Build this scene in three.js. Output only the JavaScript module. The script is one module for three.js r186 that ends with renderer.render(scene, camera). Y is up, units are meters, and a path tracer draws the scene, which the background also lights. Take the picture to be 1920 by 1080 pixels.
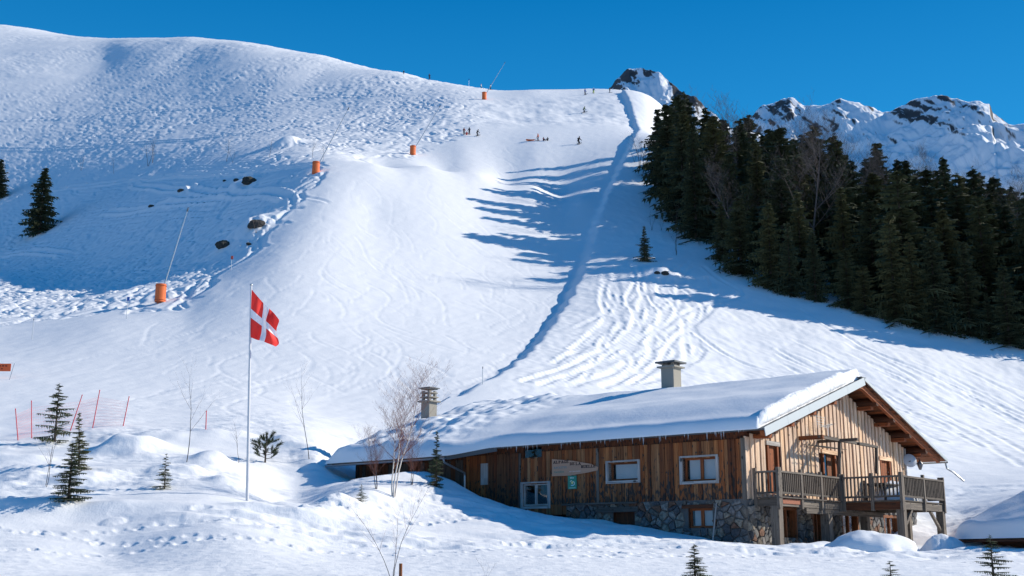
import * as THREE from 'three';
import { mergeGeometries } from 'three/addons/utils/BufferGeometryUtils.js';
import { MarchingCubes } from 'three/addons/objects/MarchingCubes.js';

// ---------- camera, sky, sun, exposure ----------
const FPX = 2200, PITCH = Math.atan(495 / FPX);
const scene = new THREE.Scene();
const camera = new THREE.PerspectiveCamera(2 * Math.atan(540 / FPX) * 180 / Math.PI, 16 / 9, 0.5, 9000);
camera.position.set(0, 0, 0); camera.rotation.set(PITCH, 0, 0);
scene.add(camera);
const renderer = new THREE.WebGLRenderer({ antialias: true });
renderer.setSize(1024, 576);
renderer.toneMapping = THREE.LinearToneMapping; renderer.toneMappingExposure = 1.1;
renderer.shadowMap.enabled = true; renderer.shadowMap.type = THREE.PCFSoftShadowMap;
const SUN_EL = 28 * Math.PI / 180, SUN_AZ = 10 * Math.PI / 180;          // from +x, turned a little behind the slope
const sunDir = new THREE.Vector3(Math.cos(SUN_EL) * Math.cos(SUN_AZ), Math.sin(SUN_EL), -Math.cos(SUN_EL) * Math.sin(SUN_AZ));
{ // clear winter sky: deep blue overhead, paler towards the horizon all round
  const W = 64, Hh = 256, d = new Float32Array(W * Hh * 4);
  const stops = [[-90, 0.3553, 0.3948, 0.4422], [-4, 0.3553, 0.3948, 0.458], [0, 0.1419, 0.3903, 0.7097], [8, 0.0622, 0.3371, 0.692], [18, 0.0195, 0.2662, 0.6343], [27, 0.0026, 0.1665, 0.4654], [50, 0.0024, 0.0908, 0.2922], [90, 0.0032, 0.0671, 0.229]];
  for (let y = 0; y < Hh; y++) {
    const el = ((y + .5) / Hh - .5) * 180; let k = 0; while (k < stops.length - 2 && stops[k + 1][0] < el) k++;
    const A = stops[k], B = stops[k + 1], t = Math.min(1, Math.max(0, (el - A[0]) / (B[0] - A[0])));
    for (let x = 0; x < W; x++) { const i = (y * W + x) * 4; for (let c = 0; c < 3; c++) d[i + c] = (A[c + 1] + (B[c + 1] - A[c + 1]) * t) * (1 + .12 * Math.cos(((x + .5) / W - .5) * 2 * Math.PI));   // a little paler on the sun's side
 d[i + 3] = 1; }
  }
  const t = new THREE.DataTexture(d, W, Hh, THREE.RGBAFormat, THREE.FloatType);
  t.mapping = THREE.EquirectangularReflectionMapping; t.magFilter = t.minFilter = THREE.LinearFilter; t.needsUpdate = true;
  scene.background = t; scene.environment = t;
}
const sun = new THREE.DirectionalLight(new THREE.Color().setRGB(1, .92, .79), 5);
sun.position.copy(sunDir).multiplyScalar(600).add(new THREE.Vector3(0, 40, -150)); sun.target.position.set(0, 40, -150);
sun.castShadow = true; sun.shadow.mapSize.set(4096, 4096);
Object.assign(sun.shadow.camera, { left: -350, right: 350, top: 350, bottom: -350, near: 1, far: 1500 });
scene.add(sun, sun.target);

// ---------- helpers ----------
function RNG(s) { return () => { s |= 0; s = s + 0x6D2B79F5 | 0; let t = Math.imul(s ^ s >>> 15, 1 | s); t = t + Math.imul(t ^ t >>> 7, 61 | t) ^ t; return ((t ^ t >>> 14) >>> 0) / 4294967296; }; }
const V = (x, y, z) => new THREE.Vector3(x, y, z);
const clamp = (x, a = 0, b = 1) => x < a ? a : x > b ? b : x;
const lerp = (a, b, t) => a + (b - a) * t;
const ss = (a, b, x) => { const t = clamp((x - a) / (b - a)); return t * t * (3 - 2 * t); };
const PERM = new Uint8Array(512); { const r = RNG(77), p = [...Array(256).keys()]; for (let i = 255; i > 0; i--) { const j = Math.floor(r() * (i + 1));[p[i], p[j]] = [p[j], p[i]]; } for (let i = 0; i < 512; i++) PERM[i] = p[i & 255]; }
const GX = new Float32Array(256), GY = new Float32Array(256); for (let i = 0; i < 256; i++) { GX[i] = Math.cos(i * 2.399963); GY[i] = Math.sin(i * 2.399963); }
function noise(x, y) { // gradient noise, about -0.7..0.7
  const xi = Math.floor(x), yi = Math.floor(y), fx = x - xi, fy = y - yi, X = xi & 255, Y = yi & 255;
  const u = fx * fx * fx * (fx * (fx * 6 - 15) + 10), v = fy * fy * fy * (fy * (fy * 6 - 15) + 10);
  const a = PERM[PERM[X] + Y], b = PERM[PERM[(X + 1) & 255] + Y], c = PERM[PERM[X] + ((Y + 1) & 255)], d = PERM[PERM[(X + 1) & 255] + ((Y + 1) & 255)];
  const n0 = GX[a] * fx + GY[a] * fy, n1 = GX[b] * (fx - 1) + GY[b] * fy, n2 = GX[c] * fx + GY[c] * (fy - 1), n3 = GX[d] * (fx - 1) + GY[d] * (fy - 1);
  const p = n0 + (n1 - n0) * u, q = n2 + (n3 - n2) * u; return p + (q - p) * v;
}
function pnoise(x, y, per) { const w = i => ((i % per) + per) % per, xi = Math.floor(x), yi = Math.floor(y), fx = x - xi, fy = y - yi, u = fx * fx * (3 - 2 * fx), v = fy * fy * (3 - 2 * fy), g = (i, j) => { const k = PERM[(PERM[w(i) & 255] + w(j)) & 511]; return GX[k] * (x - i) + GY[k] * (y - j); }; return lerp(lerp(g(xi, yi), g(xi + 1, yi), u), lerp(g(xi, yi + 1), g(xi + 1, yi + 1), u), v); }
function fbm(x, y, o = 4) { let s = 0, a = 1; for (let i = 0; i < o; i++) { s += a * noise(x, y); x = x * 2.03 + 17.1; y = y * 2.03 - 9.7; a *= .5; } return s; }
const taken = {};
function numbered(n) { if (taken[n] === undefined) { taken[n] = 0; return n; } taken[n]++; return n + '_' + String(taken[n]).padStart(3, '0'); }
function shadows(o) { o.traverse(m => { if (m.isMesh) { m.castShadow = true; m.receiveShadow = true; } }); return o; }
function thing(name, label, category, pos = [0, 0, 0], turn = 0, group) {
  const o = new THREE.Group(); o.name = numbered(name); o.position.set(...pos); o.rotation.y = turn;
  o.userData = { label, category }; if (group) o.userData.group = group; scene.add(o); return o;
}
function part(name, geo, mat, parent, label) { const m = new THREE.Mesh(geo, mat); m.name = name; if (label) m.userData.label = label; m.castShadow = m.receiveShadow = true; parent.add(m); return m; }
function single(name, geo, mat, label, category, group) { const m = part(numbered(name), geo, mat, scene); m.userData = { label, category }; if (group) m.userData.group = group; return m; }
function structure(name, geo, mat) { const m = part(numbered(name), geo, mat, scene); m.userData.kind = 'structure'; return m; }
function dup(src, label) { const c = src.clone(); c.name = numbered(src.name.replace(/_\d{3}$/, '')); c.userData = { ...src.userData }; if (label) c.userData.label = label; scene.add(c); return c; }
const lin = (r, g, b) => new THREE.Color().setRGB(r, g, b);
const std = (c, rough = .9, o = {}) => new THREE.MeshStandardMaterial({ color: c, roughness: rough, ...o });
function bx(w, h, d, x = 0, y = 0, z = 0, rx = 0, ry = 0, rz = 0) { const g = new THREE.BoxGeometry(w, h, d); if (rx) g.rotateX(rx); if (ry) g.rotateY(ry); if (rz) g.rotateZ(rz); g.translate(x, y, z); return g; }
function bar(a, b, w, h, up = V(0, 1, 0)) { // a beam of section w x h between two points
  const d = b.clone().sub(a), L = d.length(); d.normalize(); const s = new THREE.Vector3().crossVectors(up, d).normalize(), u = new THREE.Vector3().crossVectors(d, s);
  const g = new THREE.BoxGeometry(w, h, L); const m = new THREE.Matrix4().makeBasis(s, u, d).setPosition(a.clone().add(b).multiplyScalar(.5)); g.applyMatrix4(m); return g;
}
function rod(a, b, r0, r1 = r0, seg = 6) { const d = b.clone().sub(a), L = d.length(); const g = new THREE.CylinderGeometry(r1, r0, L, seg); g.translate(0, L / 2, 0); g.applyQuaternion(new THREE.Quaternion().setFromUnitVectors(V(0, 1, 0), d.normalize())); g.translate(a.x, a.y, a.z); return g; }
function tex(w, h, fn, srgb = true) { // fn(u, v) -> [r,g,b] in 0..255
  const d = new Uint8Array(w * h * 4); for (let y = 0; y < h; y++) for (let x = 0; x < w; x++) { const c = fn(x / w, y / h), i = (y * w + x) * 4; d[i] = clamp(c[0], 0, 255); d[i + 1] = clamp(c[1], 0, 255); d[i + 2] = clamp(c[2], 0, 255); d[i + 3] = 255; }
  const t = new THREE.DataTexture(d, w, h); t.wrapS = t.wrapT = THREE.RepeatWrapping; t.magFilter = THREE.LinearFilter; t.minFilter = THREE.LinearMipmapLinearFilter; t.generateMipmaps = true; if (srgb) t.colorSpace = THREE.SRGBColorSpace; t.needsUpdate = true; return t;
}
const cP = Math.cos(PITCH), sP = Math.sin(PITCH);
function ae(px, py) { const x = (px - 960) / FPX, y = (540 - py) / FPX; const ry = y * cP + sP, rz = -(cP - y * sP); return [x / -rz, ry / -rz]; } // per metre of depth: sideways, up
function toPix(x, y, z) { const w = y * sP - z * cP, v = y * cP + z * sP; return [960 + FPX * x / w, 540 - FPX * v / w]; }
const at = (px, py, d) => { const [a, e] = ae(px, py); return V(a * d, e * d, -d); };
// ---------- the lie of the land ----------
// survey points: photo pixel and depth in metres, read from skiers, poles, trees and the house
const SURVEY = [
  [-200,1084,26],[200,1082,26],[600,1082,26],[1000,1082,26],[1400,1082,26],[1800,1082,26],[2150,1082,26],
  [-200,1320,12],[500,1320,12],[1400,1320,12],[2150,1320,12],
  [-200,1062,31],[300,1062,31],[900,1062,31],[1500,1064,31],[2150,1064,31],
  [-200,1038,36],[200,1036,36],[600,1030,36],[900,1036,36],[1200,1044,36],[1500,1050,36],[1800,1050,36],[2150,1050,36],
  [-200,975,40],[0,975,40],[200,978,40],[464,968,40],[650,995,41],[820,1002,42.5],[1000,1014,42],[1200,1028,40],[1400,1036,40],[1600,1038,40],[1800,1038,40],[2100,1030,40],
  [-200,925,44],[0,925,44],[130,934,43.5],[300,915,45],[464,938,45],[600,948,46],[690,945,47],[1400,1016,46],[1600,1022,46],[1800,1022,46],[2000,1005,46],
  [0,885,50],[250,884,50],[420,895,50],[560,944,51.5],[560,886,56.5],[650,884,60],[480,880,55],[1850,985,52],[2050,960,52],
  [1780,1000,56],[1920,930,62],[1800,955,62],
  [-200,845,58],[0,842,58],[200,846,58],[400,850,58],[590,860,58],
  [-200,812,66],[0,815,66],[200,802,66],[400,806,66],[600,822,66],
  [-200,760,78],[0,765,77],[300,760,78],[600,770,80],[800,785,80],[1000,785,81],[1200,790,82],[1400,800,82],[1600,820,82],[1800,845,83],[1960,850,85],[2150,850,87],
  [-200,690,98],[0,690,97],[200,690,96],[500,690,96],[700,690,98],[880,730,91],[1000,700,101],[1200,705,104],[1400,715,109],[1600,730,112],[1800,755,113],[1960,765,115],[2150,770,116],
  [-200,640,120],[0,640,116],[200,620,115],[350,590,122],[500,600,115],[700,600,119],[900,600,126],[1000,610,125],[1200,600,128],[1350,600,132],[1550,630,131],[1750,670,129],[1920,700,128],
  [-150,560,185],[0,560,165],[150,560,150],[300,562,133],[400,550,130],
  [-150,530,240],[0,525,218],[150,530,188],
  [-150,500,288],[0,500,263],[150,500,220],[300,500,175],[420,500,148],[520,500,138],[700,500,143],[900,500,153],[1050,500,160],[1200,500,158],[1380,515,154],[1500,560,147],[1620,590,143],[1750,625,140],[1910,660,135],[2100,690,130],
  [-150,400,378],[0,400,345],[150,400,292],[300,400,232],[420,400,194],[520,400,168],[700,400,168],[900,400,180],[1050,400,190],[1150,420,186],[1290,420,182],
  [-150,300,450],[0,300,430],[150,300,386],[300,300,326],[450,300,259],[550,300,217],[615,322,186],[700,308,194],[800,310,206],[900,330,206],[1000,350,204],[1090,374,198],
  [720,318,212],[830,322,222],[950,346,218],[1050,368,210],
  [760,296,232],[870,285,242],[1000,292,240],[1120,300,233],[1200,320,223],[1230,335,217],
  [775,290,240],[880,253,264],[1008,262,256],[1085,270,250],[1190,258,256],[1240,270,246],
  [700,240,295],[850,215,300],[980,215,306],[1095,212,306],[1170,214,304],
  [-150,200,560],[0,200,535],[200,200,492],[400,200,432],[600,200,374],[750,200,340],
  [-150,120,680],[0,115,660],[200,110,635],[350,100,590],[600,130,475],[780,160,388],
  [-150,100,735],[0,96,712],[120,90,690],[230,82,662],[350,73,630],[450,81,585],[600,106,520],[757,137,442],[850,158,388],[915,174,356],[1000,171,350],[1100,173,346],[1165,174,342],[1230,192,334],
  [350,95,760],[600,130,650],[850,185,480],[1000,195,430],[1165,200,425],[1230,230,420],
  [-150,58,910],[0,50,900],[100,62,890],[180,75,870],[230,84,850],[300,120,920],[600,200,900],[1000,300,900],[1300,380,900],
  [1300,335,222],[1400,375,208],[1500,425,195],[1650,458,186],[1800,492,180],[1920,515,175],[2100,540,168],
  [1300,335,260],[1500,425,235],[1700,460,228],[1920,505,220],[2100,520,215],[1500,520,360],[1800,560,330],[2100,600,310],[1500,650,600],[2000,700,600]
];
// thin-plate surface through the survey: rise per metre as a function of bearing and log depth
const AS = 3.2, CP = SURVEY.map(([x, y, d]) => { const [a, e] = ae(x, y); return [a * AS, Math.log(d), e]; });
const tps = (() => {
  const n = CP.length, N = n + 3, M = Array.from({ length: N }, () => new Float64Array(N + 1));
  const K = r2 => r2 < 1e-12 ? 0 : .5 * r2 * Math.log(r2);
  for (let i = 0; i < n; i++) {
    for (let j = 0; j < n; j++) M[i][j] = K((CP[i][0] - CP[j][0]) ** 2 + (CP[i][1] - CP[j][1]) ** 2) + (i === j ? .0006 : 0);
    M[i][n] = M[n][i] = 1; M[i][n + 1] = M[n + 1][i] = CP[i][0]; M[i][n + 2] = M[n + 2][i] = CP[i][1]; M[i][N] = CP[i][2];
  }
  for (let c = 0; c < N; c++) {
    let p = c; for (let r = c + 1; r < N; r++) if (Math.abs(M[r][c]) > Math.abs(M[p][c])) p = r; [M[c], M[p]] = [M[p], M[c]];
    for (let r = c + 1; r < N; r++) { const f = M[r][c] / M[c][c]; if (f) for (let k = c; k <= N; k++) M[r][k] -= f * M[c][k]; }
  }
  const w = new Float64Array(N); for (let r = N - 1; r >= 0; r--) { let s = M[r][N]; for (let k = r + 1; k < N; k++) s -= M[r][k] * w[k]; w[r] = s / M[r][r]; }
  return (a, t) => { let s = w[n] + w[n + 1] * a + w[n + 2] * t; for (let i = 0; i < n; i++) s += w[i] * K((a - CP[i][0]) ** 2 + (t - CP[i][1]) ** 2); return s; };
})();
const A0 = -.56, A1 = .56, T0 = Math.log(11), T1 = Math.log(950), NA = 260, NT = 340;
const EG = new Float32Array(NA * NT); for (let j = 0; j < NT; j++) for (let i = 0; i < NA; i++) EG[j * NA + i] = tps((A0 + (A1 - A0) * i / (NA - 1)) * AS, T0 + (T1 - T0) * j / (NT - 1));
function cub(p0, p1, p2, p3, t) { return p1 + .5 * t * (p2 - p0 + t * (2 * p0 - 5 * p1 + 4 * p2 - p3 + t * (3 * (p1 - p2) + p3 - p0))); }
function eAt(a, t) {
  const x = clamp((a - A0) / (A1 - A0) * (NA - 1), 0, NA - 1.001), y = clamp((t - T0) / (T1 - T0) * (NT - 1), 0, NT - 1.001), i = Math.floor(x), j = Math.floor(y), fx = x - i, fy = y - j;
  const R = jj => { jj = clamp(jj, 0, NT - 1) * NA; return cub(EG[jj + Math.max(0, i - 1)], EG[jj + i], EG[jj + Math.min(NA - 1, i + 1)], EG[jj + Math.min(NA - 1, i + 2)], fx); };
  return cub(R(j - 1), R(j), R(j + 1), R(j + 2), fy);
}
// the house stands on a levelled pad (house frame: x out of the gable, z out of the long wall)
const HC = at(1400, 935, 45), HT = 39 * Math.PI / 180, hc = Math.cos(HT), hs = Math.sin(HT);
const toHouse = (x, z) => { const dx = x - HC.x, dz = z - HC.z; return [dx * hc + dz * hs, -dx * hs + dz * hc]; };
const houseW = (x, y, z) => V(HC.x + x * hc - z * hs, y, HC.z + x * hs + z * hc);
// drifts and banks: photo column, depth, half-widths across and along, height
const DRIFTS = [[245,57,2.0,2.2,.95],[90,49,3,1.6,.45],[395,54,1.0,1.3,.7],[150,47,1.2,1.2,.4],[330,50,1.8,1.0,.35],[430,47,.9,.8,.45],[560,42,2.2,.8,.4],[60,41.5,4.5,.8,.5],
  [700,47.5,1.6,1.5,.6],[640,45,1.3,1.0,.45],[415,63,1.5,1.5,.5],[540,62,2,1.2,.5],[620,43.5,1.4,.9,.45],[540,45,.9,.7,.3],[300,62,2.5,1.3,.5],[30,53,2.4,1.2,.5]];
for (const q of DRIFTS) { const [a] = ae(q[0], 900); q.x = a * q[1]; q.z = -q[1]; }
// the long drift shovelled up along the long wall: crest through these photo points
const CREST = [[652,922,55],[700,905,54.2],[735,893,53.8],[790,884,53],[840,902,52],[880,926,51.3],[940,948,50.3],[1000,962,49.2],[1100,983,47.4],[1190,1000,46],[1300,1018,44.4]].map(([x, y, d]) => at(x, y, d));
function driftAlongWall(x, z, h) {
  let best = 1e9, by = 0, side = 0; for (let i = 0; i < CREST.length - 1; i++) {
    const a = CREST[i], b = CREST[i + 1], dx = b.x - a.x, dz = b.z - a.z, L2 = dx * dx + dz * dz, t = clamp(((x - a.x) * dx + (z - a.z) * dz) / L2), ex = x - a.x - dx * t, ez = z - a.z - dz * t, q = ex * ex + ez * ez;
    if (q < best) { best = q; by = lerp(a.y, b.y, t); side = ez; }
  }
  const d = Math.sqrt(best); if (d > 7.6) return h;
  const w = side > 0 ? 1 - ss(.2, 7.5, d) : 1 - ss(.3, 2.2, d);
  return Math.max(h, lerp(h, by, w));
}
const BERM = [[1166,176],[1180,205],[1195,250],[1178,285],[1160,320],[1135,372],[1112,430],[1095,500],[1062,570],[1020,630],[985,672],[935,710],[880,738],[850,752]];
let bermPts = null; const FARDRIFT = [];
function hMacro(x, z) {
  const d = Math.max(-z, .001), a = clamp(x / d, A0, A1); let h = d * eAt(a, Math.log(clamp(d, 11, 950)));
  if (d < 80) {
    for (const q of DRIFTS) { const ux = (x - q.x) / q[2], uz = (z - q.z) / q[3], r = ux * ux + uz * uz; if (r < 5) h += q[4] * .85 / (1 + r * r * 1.6 + .6 * r) * (1 - ss(3, 5, r)) * (1 + .5 * noise(x * .7, z * .7)); }
    h = driftAlongWall(x, z, h);
    const [lx, lz] = toHouse(x, z);
    const inn = Math.min(ss(.1, -1.0, lx), ss(-23.2, -22, lx), ss(.1, -.9, lz), ss(-17.5, -16.5, lz)); // inside the walls
    h = lerp(h, Math.min(h, .1), inn);
    const fr = Math.min(ss(-.6, .2, lx), ss(6, 4, lx), ss(1.5, .5, lz), ss(-15.5, -13, lz));   // cleared yard under the balcony
    h = lerp(h, Math.min(h, .22), fr);
  }
  if (d > 120) for (const q of FARDRIFT) { const r = ((x - q[0]) ** 2 + ((z - q[1]) * .8) ** 2) / (q[2] * q[2]); if (r < 4) h += q[3] * Math.exp(-r * 1.3); }
  if (bermPts && d > 70 && d < 340) { // groomer's bank along the right edge of the piste
    let best = 1e9, sd = 0; for (let i = 0; i < bermPts.length - 1; i++) {
      const p = bermPts[i], q = bermPts[i + 1]; if (Math.min(p.z, q.z) - 6 > z || Math.max(p.z, q.z) + 6 < z) continue;
      const dx = q.x - p.x, dz = q.z - p.z, t = clamp(((x - p.x) * dx + (z - p.z) * dz) / (dx * dx + dz * dz)), ex = x - p.x - dx * t, ez = z - p.z - dz * t, r = ex * ex + ez * ez;
      if (r < best) { best = r; sd = -Math.sign(ex * -dz + ez * dx); }
    }
    if (best < 400) { const s = Math.sqrt(best) * sd, wob = .5 * noise(x * .35, z * .35); const hgt = (.9 + .35 * ss(80, 200, d)) * ss(72, 95, d); h += hgt * ss(-.9 + wob, 1.0 + wob, s) * (1 - ss(3, 16, s)); }
  }
  return h;
}
function pick(px, py, dmin = 14, dmax = 700) { // where the line of sight through a photo pixel meets the snow
  const [a, e] = ae(px, py); let p = dmin; for (let d = dmin; d < dmax; d *= 1.006) { if (hMacro(a * d, -d) > e * d) { let lo = p, hi = d; for (let k = 0; k < 12; k++) { const m = (lo + hi) / 2; if (hMacro(a * m, -m) > e * m) hi = m; else lo = m; } return V(a * hi, e * hi, -hi); } p = d; }
  return V(a * 300, e * 300, -300);
}
for (const [px, py, r, hh] of [[462, 440, 4.2, 2.4], [536, 272, 4, 2.2], [440, 352, 3, 1.2], [345, 362, 3, 1], [1240, 520, 2.4, 1]]) { const p = pick(px, py, 100); FARDRIFT.push([p.x, p.z, r, hh]); }
bermPts = BERM.map(([x, y]) => pick(x, y, 70));

// masks by photo outline of the groomed run
const PISTE = [[-300,640],[60,600],[350,575],[430,520],[500,460],[560,395],[600,350],[640,318],[700,312],[760,300],[850,262],[905,215],[925,175],[1160,175],[1195,250],[1150,340],[1112,430],[1095,500],[1062,570],[1020,630],[985,672],[935,710],[880,738],[840,770],[640,800],[300,790],[-300,770]];
function polyDist(P, x, y) { let ins = false, best = 1e9; for (let i = 0, j = P.length - 1; i < P.length; j = i++) { const [xi, yi] = P[i], [xj, yj] = P[j]; if ((yi > y) !== (yj > y) && x < (xj - xi) * (y - yi) / (yj - yi) + xi) ins = !ins; const dx = xj - xi, dy = yj - yi, t = clamp(((x - xi) * dx + (y - yi) * dy) / (dx * dx + dy * dy)); const q = (x - xi - dx * t) ** 2 + (y - yi - dy * t) ** 2; if (q < best) best = q; } return (ins ? 1 : -1) * Math.sqrt(best); }
// raster of ski tracks, 0.3 m cells in plan
const RX0 = -330, RZ0 = -640, RC = .3, RW = 1800, RH = 2050, TR = new Float32Array(RW * RH);
function stamp(x, z, nx, nz, wid, dep, berm) {
  const R = wid * 2.2, i0 = Math.max(0, Math.floor((x - R - RX0) / RC)), i1 = Math.min(RW - 1, Math.ceil((x + R - RX0) / RC)), j0 = Math.max(0, Math.floor((z - R - RZ0) / RC)), j1 = Math.min(RH - 1, Math.ceil((z + R - RZ0) / RC));
  for (let j = j0; j <= j1; j++) for (let i = i0; i <= i1; i++) {
    const dx = RX0 + i * RC - x, dz = RZ0 + j * RC - z; if (dx * dx + dz * dz > R * R) continue; if (Math.abs(dx * nz - dz * nx) > RC) continue;
    const s = (dx * nx + dz * nz) / wid; const v = -dep * Math.exp(-s * s * 2.2) + berm * (Math.exp(-((s - 1.25) ** 2) * 5) + .6 * Math.exp(-((s + 1.25) ** 2) * 5)); const k = j * RW + i; if (Math.abs(v) > Math.abs(TR[k])) TR[k] = v;
  }
}
function track(pts, wid, dep, berm) { for (let i = 0; i < pts.length - 1; i++) { const a = pts[i], b = pts[i + 1], dx = b[0] - a[0], dz = b[1] - a[1], L = Math.hypot(dx, dz); if (L < 1e-4) continue; const n = Math.ceil(L / .25); for (let k = 0; k < n; k++) stamp(a[0] + dx * k / n, a[1] + dz * k / n, -dz / L, dx / L, wid, dep, berm); } }
function downhill(x, z) { const s = 1.5, gx = hMacro(x + s, z) - hMacro(x - s, z), gz = hMacro(x, z + s) - hMacro(x, z - s), L = Math.hypot(gx, gz) || 1; return Math.atan2(-gz / L, -gx / L); }
{
  const r = RNG(5);
  for (let k = 0; k < 1000; k++) { // the skied-out face beside the run
    const px = -60 + r() * 960, py = 80 + r() * 430; if (polyDist(PISTE, px, py) > -12) continue; if (py < 60 + px * .12 - 10) continue;
    const p = pick(px, py, 100); if (p.z < -600) continue; let x = p.x, z = p.z; const A = .35 + r() * .8, lam = 12 + r() * 16, len = 25 + r() * 70, off = (r() - .5) * 1.5, ph = r() * 6.3, pts = [];
    for (let s = 0; s < len; s += 1.2) { pts.push([x, z]); const h = downhill(x, z) + off + A * Math.sin(s / lam * 6.283 + ph); x += Math.cos(h) * 1.2; z += Math.sin(h) * 1.2; const q = toPix(x, hMacro(x, z), z); if (polyDist(PISTE, q[0], q[1]) > 4) break; }
    track(pts, .3 + r() * .4, .1 + r() * .16, .06 + r() * .12);
  }
  for (let k = 0; k < 420; k++) { // faint edge marks on the run itself
    const px = 300 + r() * 850, py = 180 + r() * 560; if (polyDist(PISTE, px, py) < 8) continue; const p = pick(px, py, 70); let x = p.x, z = p.z; const lam = 18 + r() * 26, len = 3 + r() * r() * 26, A = .15 + r() * .5, ph = r() * 6.3, pts = [];
    for (let s = 0; s < len; s += 1) { pts.push([x, z]); const h = downhill(x, z) + A * Math.sin(s / lam * 6.283 + ph); x += Math.cos(h); z += Math.sin(h); }
    track(pts, .26, .012 + r() * .03, .008 + r() * .016);
  }
  const P = (l, w, d, b) => track(l.map(([x, y]) => { const p = pick(x, y, 60); return [p.x, p.z]; }).reduce((o, p, i, A) => { // smooth through the photo points
    if (i === 0) return [p]; const a = A[Math.max(0, i - 2)], b0 = A[i - 1], c = p, e = A[Math.min(A.length - 1, i + 1)]; for (let k = 1; k <= 12; k++) o.push([cub(a[0], b0[0], c[0], e[0], k / 12), cub(a[1], b0[1], c[1], e[1], k / 12)]); return o;
  }, []), w, d, b);
  const lines = [ // powder turns right of the run
    [[1290,490],[1245,520],[1235,545],[1262,570],[1268,592],[1240,615],[1215,640],[1222,660],[1200,690],[1150,720]],
    [[1300,500],[1270,525],[1290,550],[1318,575],[1310,600],[1283,612],[1290,640],[1318,655],[1300,680]],
    [[1230,500],[1212,530],[1218,560],[1240,585],[1232,610],[1200,635],[1160,665],[1090,695],[1010,722]],
    [[1185,495],[1190,530],[1175,560],[1190,590],[1180,620],[1150,645],[1110,665],[1060,690],[980,715]],
    [[1160,500],[1150,530],[1160,560],[1150,590],[1130,620],[1090,650],[1040,680]],
    [[1320,500],[1350,525],[1388,548],[1370,562],[1335,568],[1300,580],[1275,592]],
    [[1330,520],[1340,550],[1335,580],[1300,610],[1260,640],[1235,680],[1180,720]],
    [[1205,500],[1200,540],[1215,580],[1205,610],[1170,640],[1120,680],[1060,712]],
    [[1140,520],[1128,560],[1135,600],[1105,630],[1070,655]],
    [[1300,620],[1360,665],[1420,690],[1480,700]], [[1130,660],[1220,680],[1330,700],[1400,710]],
    [[1500,580],[1620,650],[1740,700],[1900,770]] ];
  for (const l of lines) P(l, .4, .12, .08);
  for (let k = 0; k < 40; k++) { const x0 = 1420 + r() * 480, y0 = 600 + (x0 - 1420) * .24 + r() * 120; P([[x0, y0], [x0 + 60, y0 + 26 + r() * 8], [x0 + 130, y0 + 60 + r() * 10]], .4, .05 + r() * .05, .04); }
  for (let k = 0; k < 26; k++) { const x0 = 1130 + r() * 190, y0 = 490 + r() * 120; P([[x0, y0], [x0 + (r() - .6) * 50, y0 + 40], [x0 + (r() - .6) * 50, y0 + 80], [x0 - 30 - r() * 70, y0 + 120]], .5, .05 + r() * .07, .05); }
  for (const l of [[[0, 278], [200, 272], [420, 254], [560, 238]], [[110, 352], [220, 340], [330, 329], [480, 319], [600, 312]], [[0, 224], [200, 214], [420, 198], [620, 182], [760, 178]], [[200, 398], [330, 380], [420, 372]], [[0, 478], [60, 470], [120, 476]], [[250, 345], [360, 352], [480, 362], [540, 372]]]) P(l, .9, .25, .42);
  for (let k = 0; k < 34; k++) { const y = 120 + r() * 330, x0 = -60 + r() * 300, w = 160 + r() * 300; P([[x0, y], [x0 + w * .5, y - 8 - r() * 14], [x0 + w, y - 20 - r() * 30]], .5, .12, .14); }
}
function trackAt(x, z) { const u = (x - RX0) / RC, v = (z - RZ0) / RC; if (u < 0 || v < 0 || u >= RW - 1 || v >= RH - 1) return 0; const i = Math.floor(u), j = Math.floor(v), fx = u - i, fz = v - j, k = j * RW + i; return lerp(lerp(TR[k], TR[k + 1], fx), lerp(TR[k + RW], TR[k + RW + 1], fx), fz); }
// woven turns: ridges that wind down the fall line
function carve(x, z, ux, uz, calm) { const v = -x * uz + z * ux, bend = 5 * noise(x * .02 + 8, z * .02), u = x * ux + z * uz + 2.4 * Math.sin(v * .33 + bend) + 1.2 * noise(x * .11, z * .11), u2 = x * ux + z * uz - 3 * Math.sin(v * .24 + 2 + bend) + 8 * noise(x * .03, z * .03 + 5); return (.35 + .65 * calm) * (.30 * noise(u * .42, v * .05) + .22 * noise(u2 * .36 + 30, v * .06) + .17 * noise(u * 1.05 + 9, v * .13) + .08 * noise(u2 * 1.5, v * .2) + .1 * fbm(x * .6, z * .6, 2)); }
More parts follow.
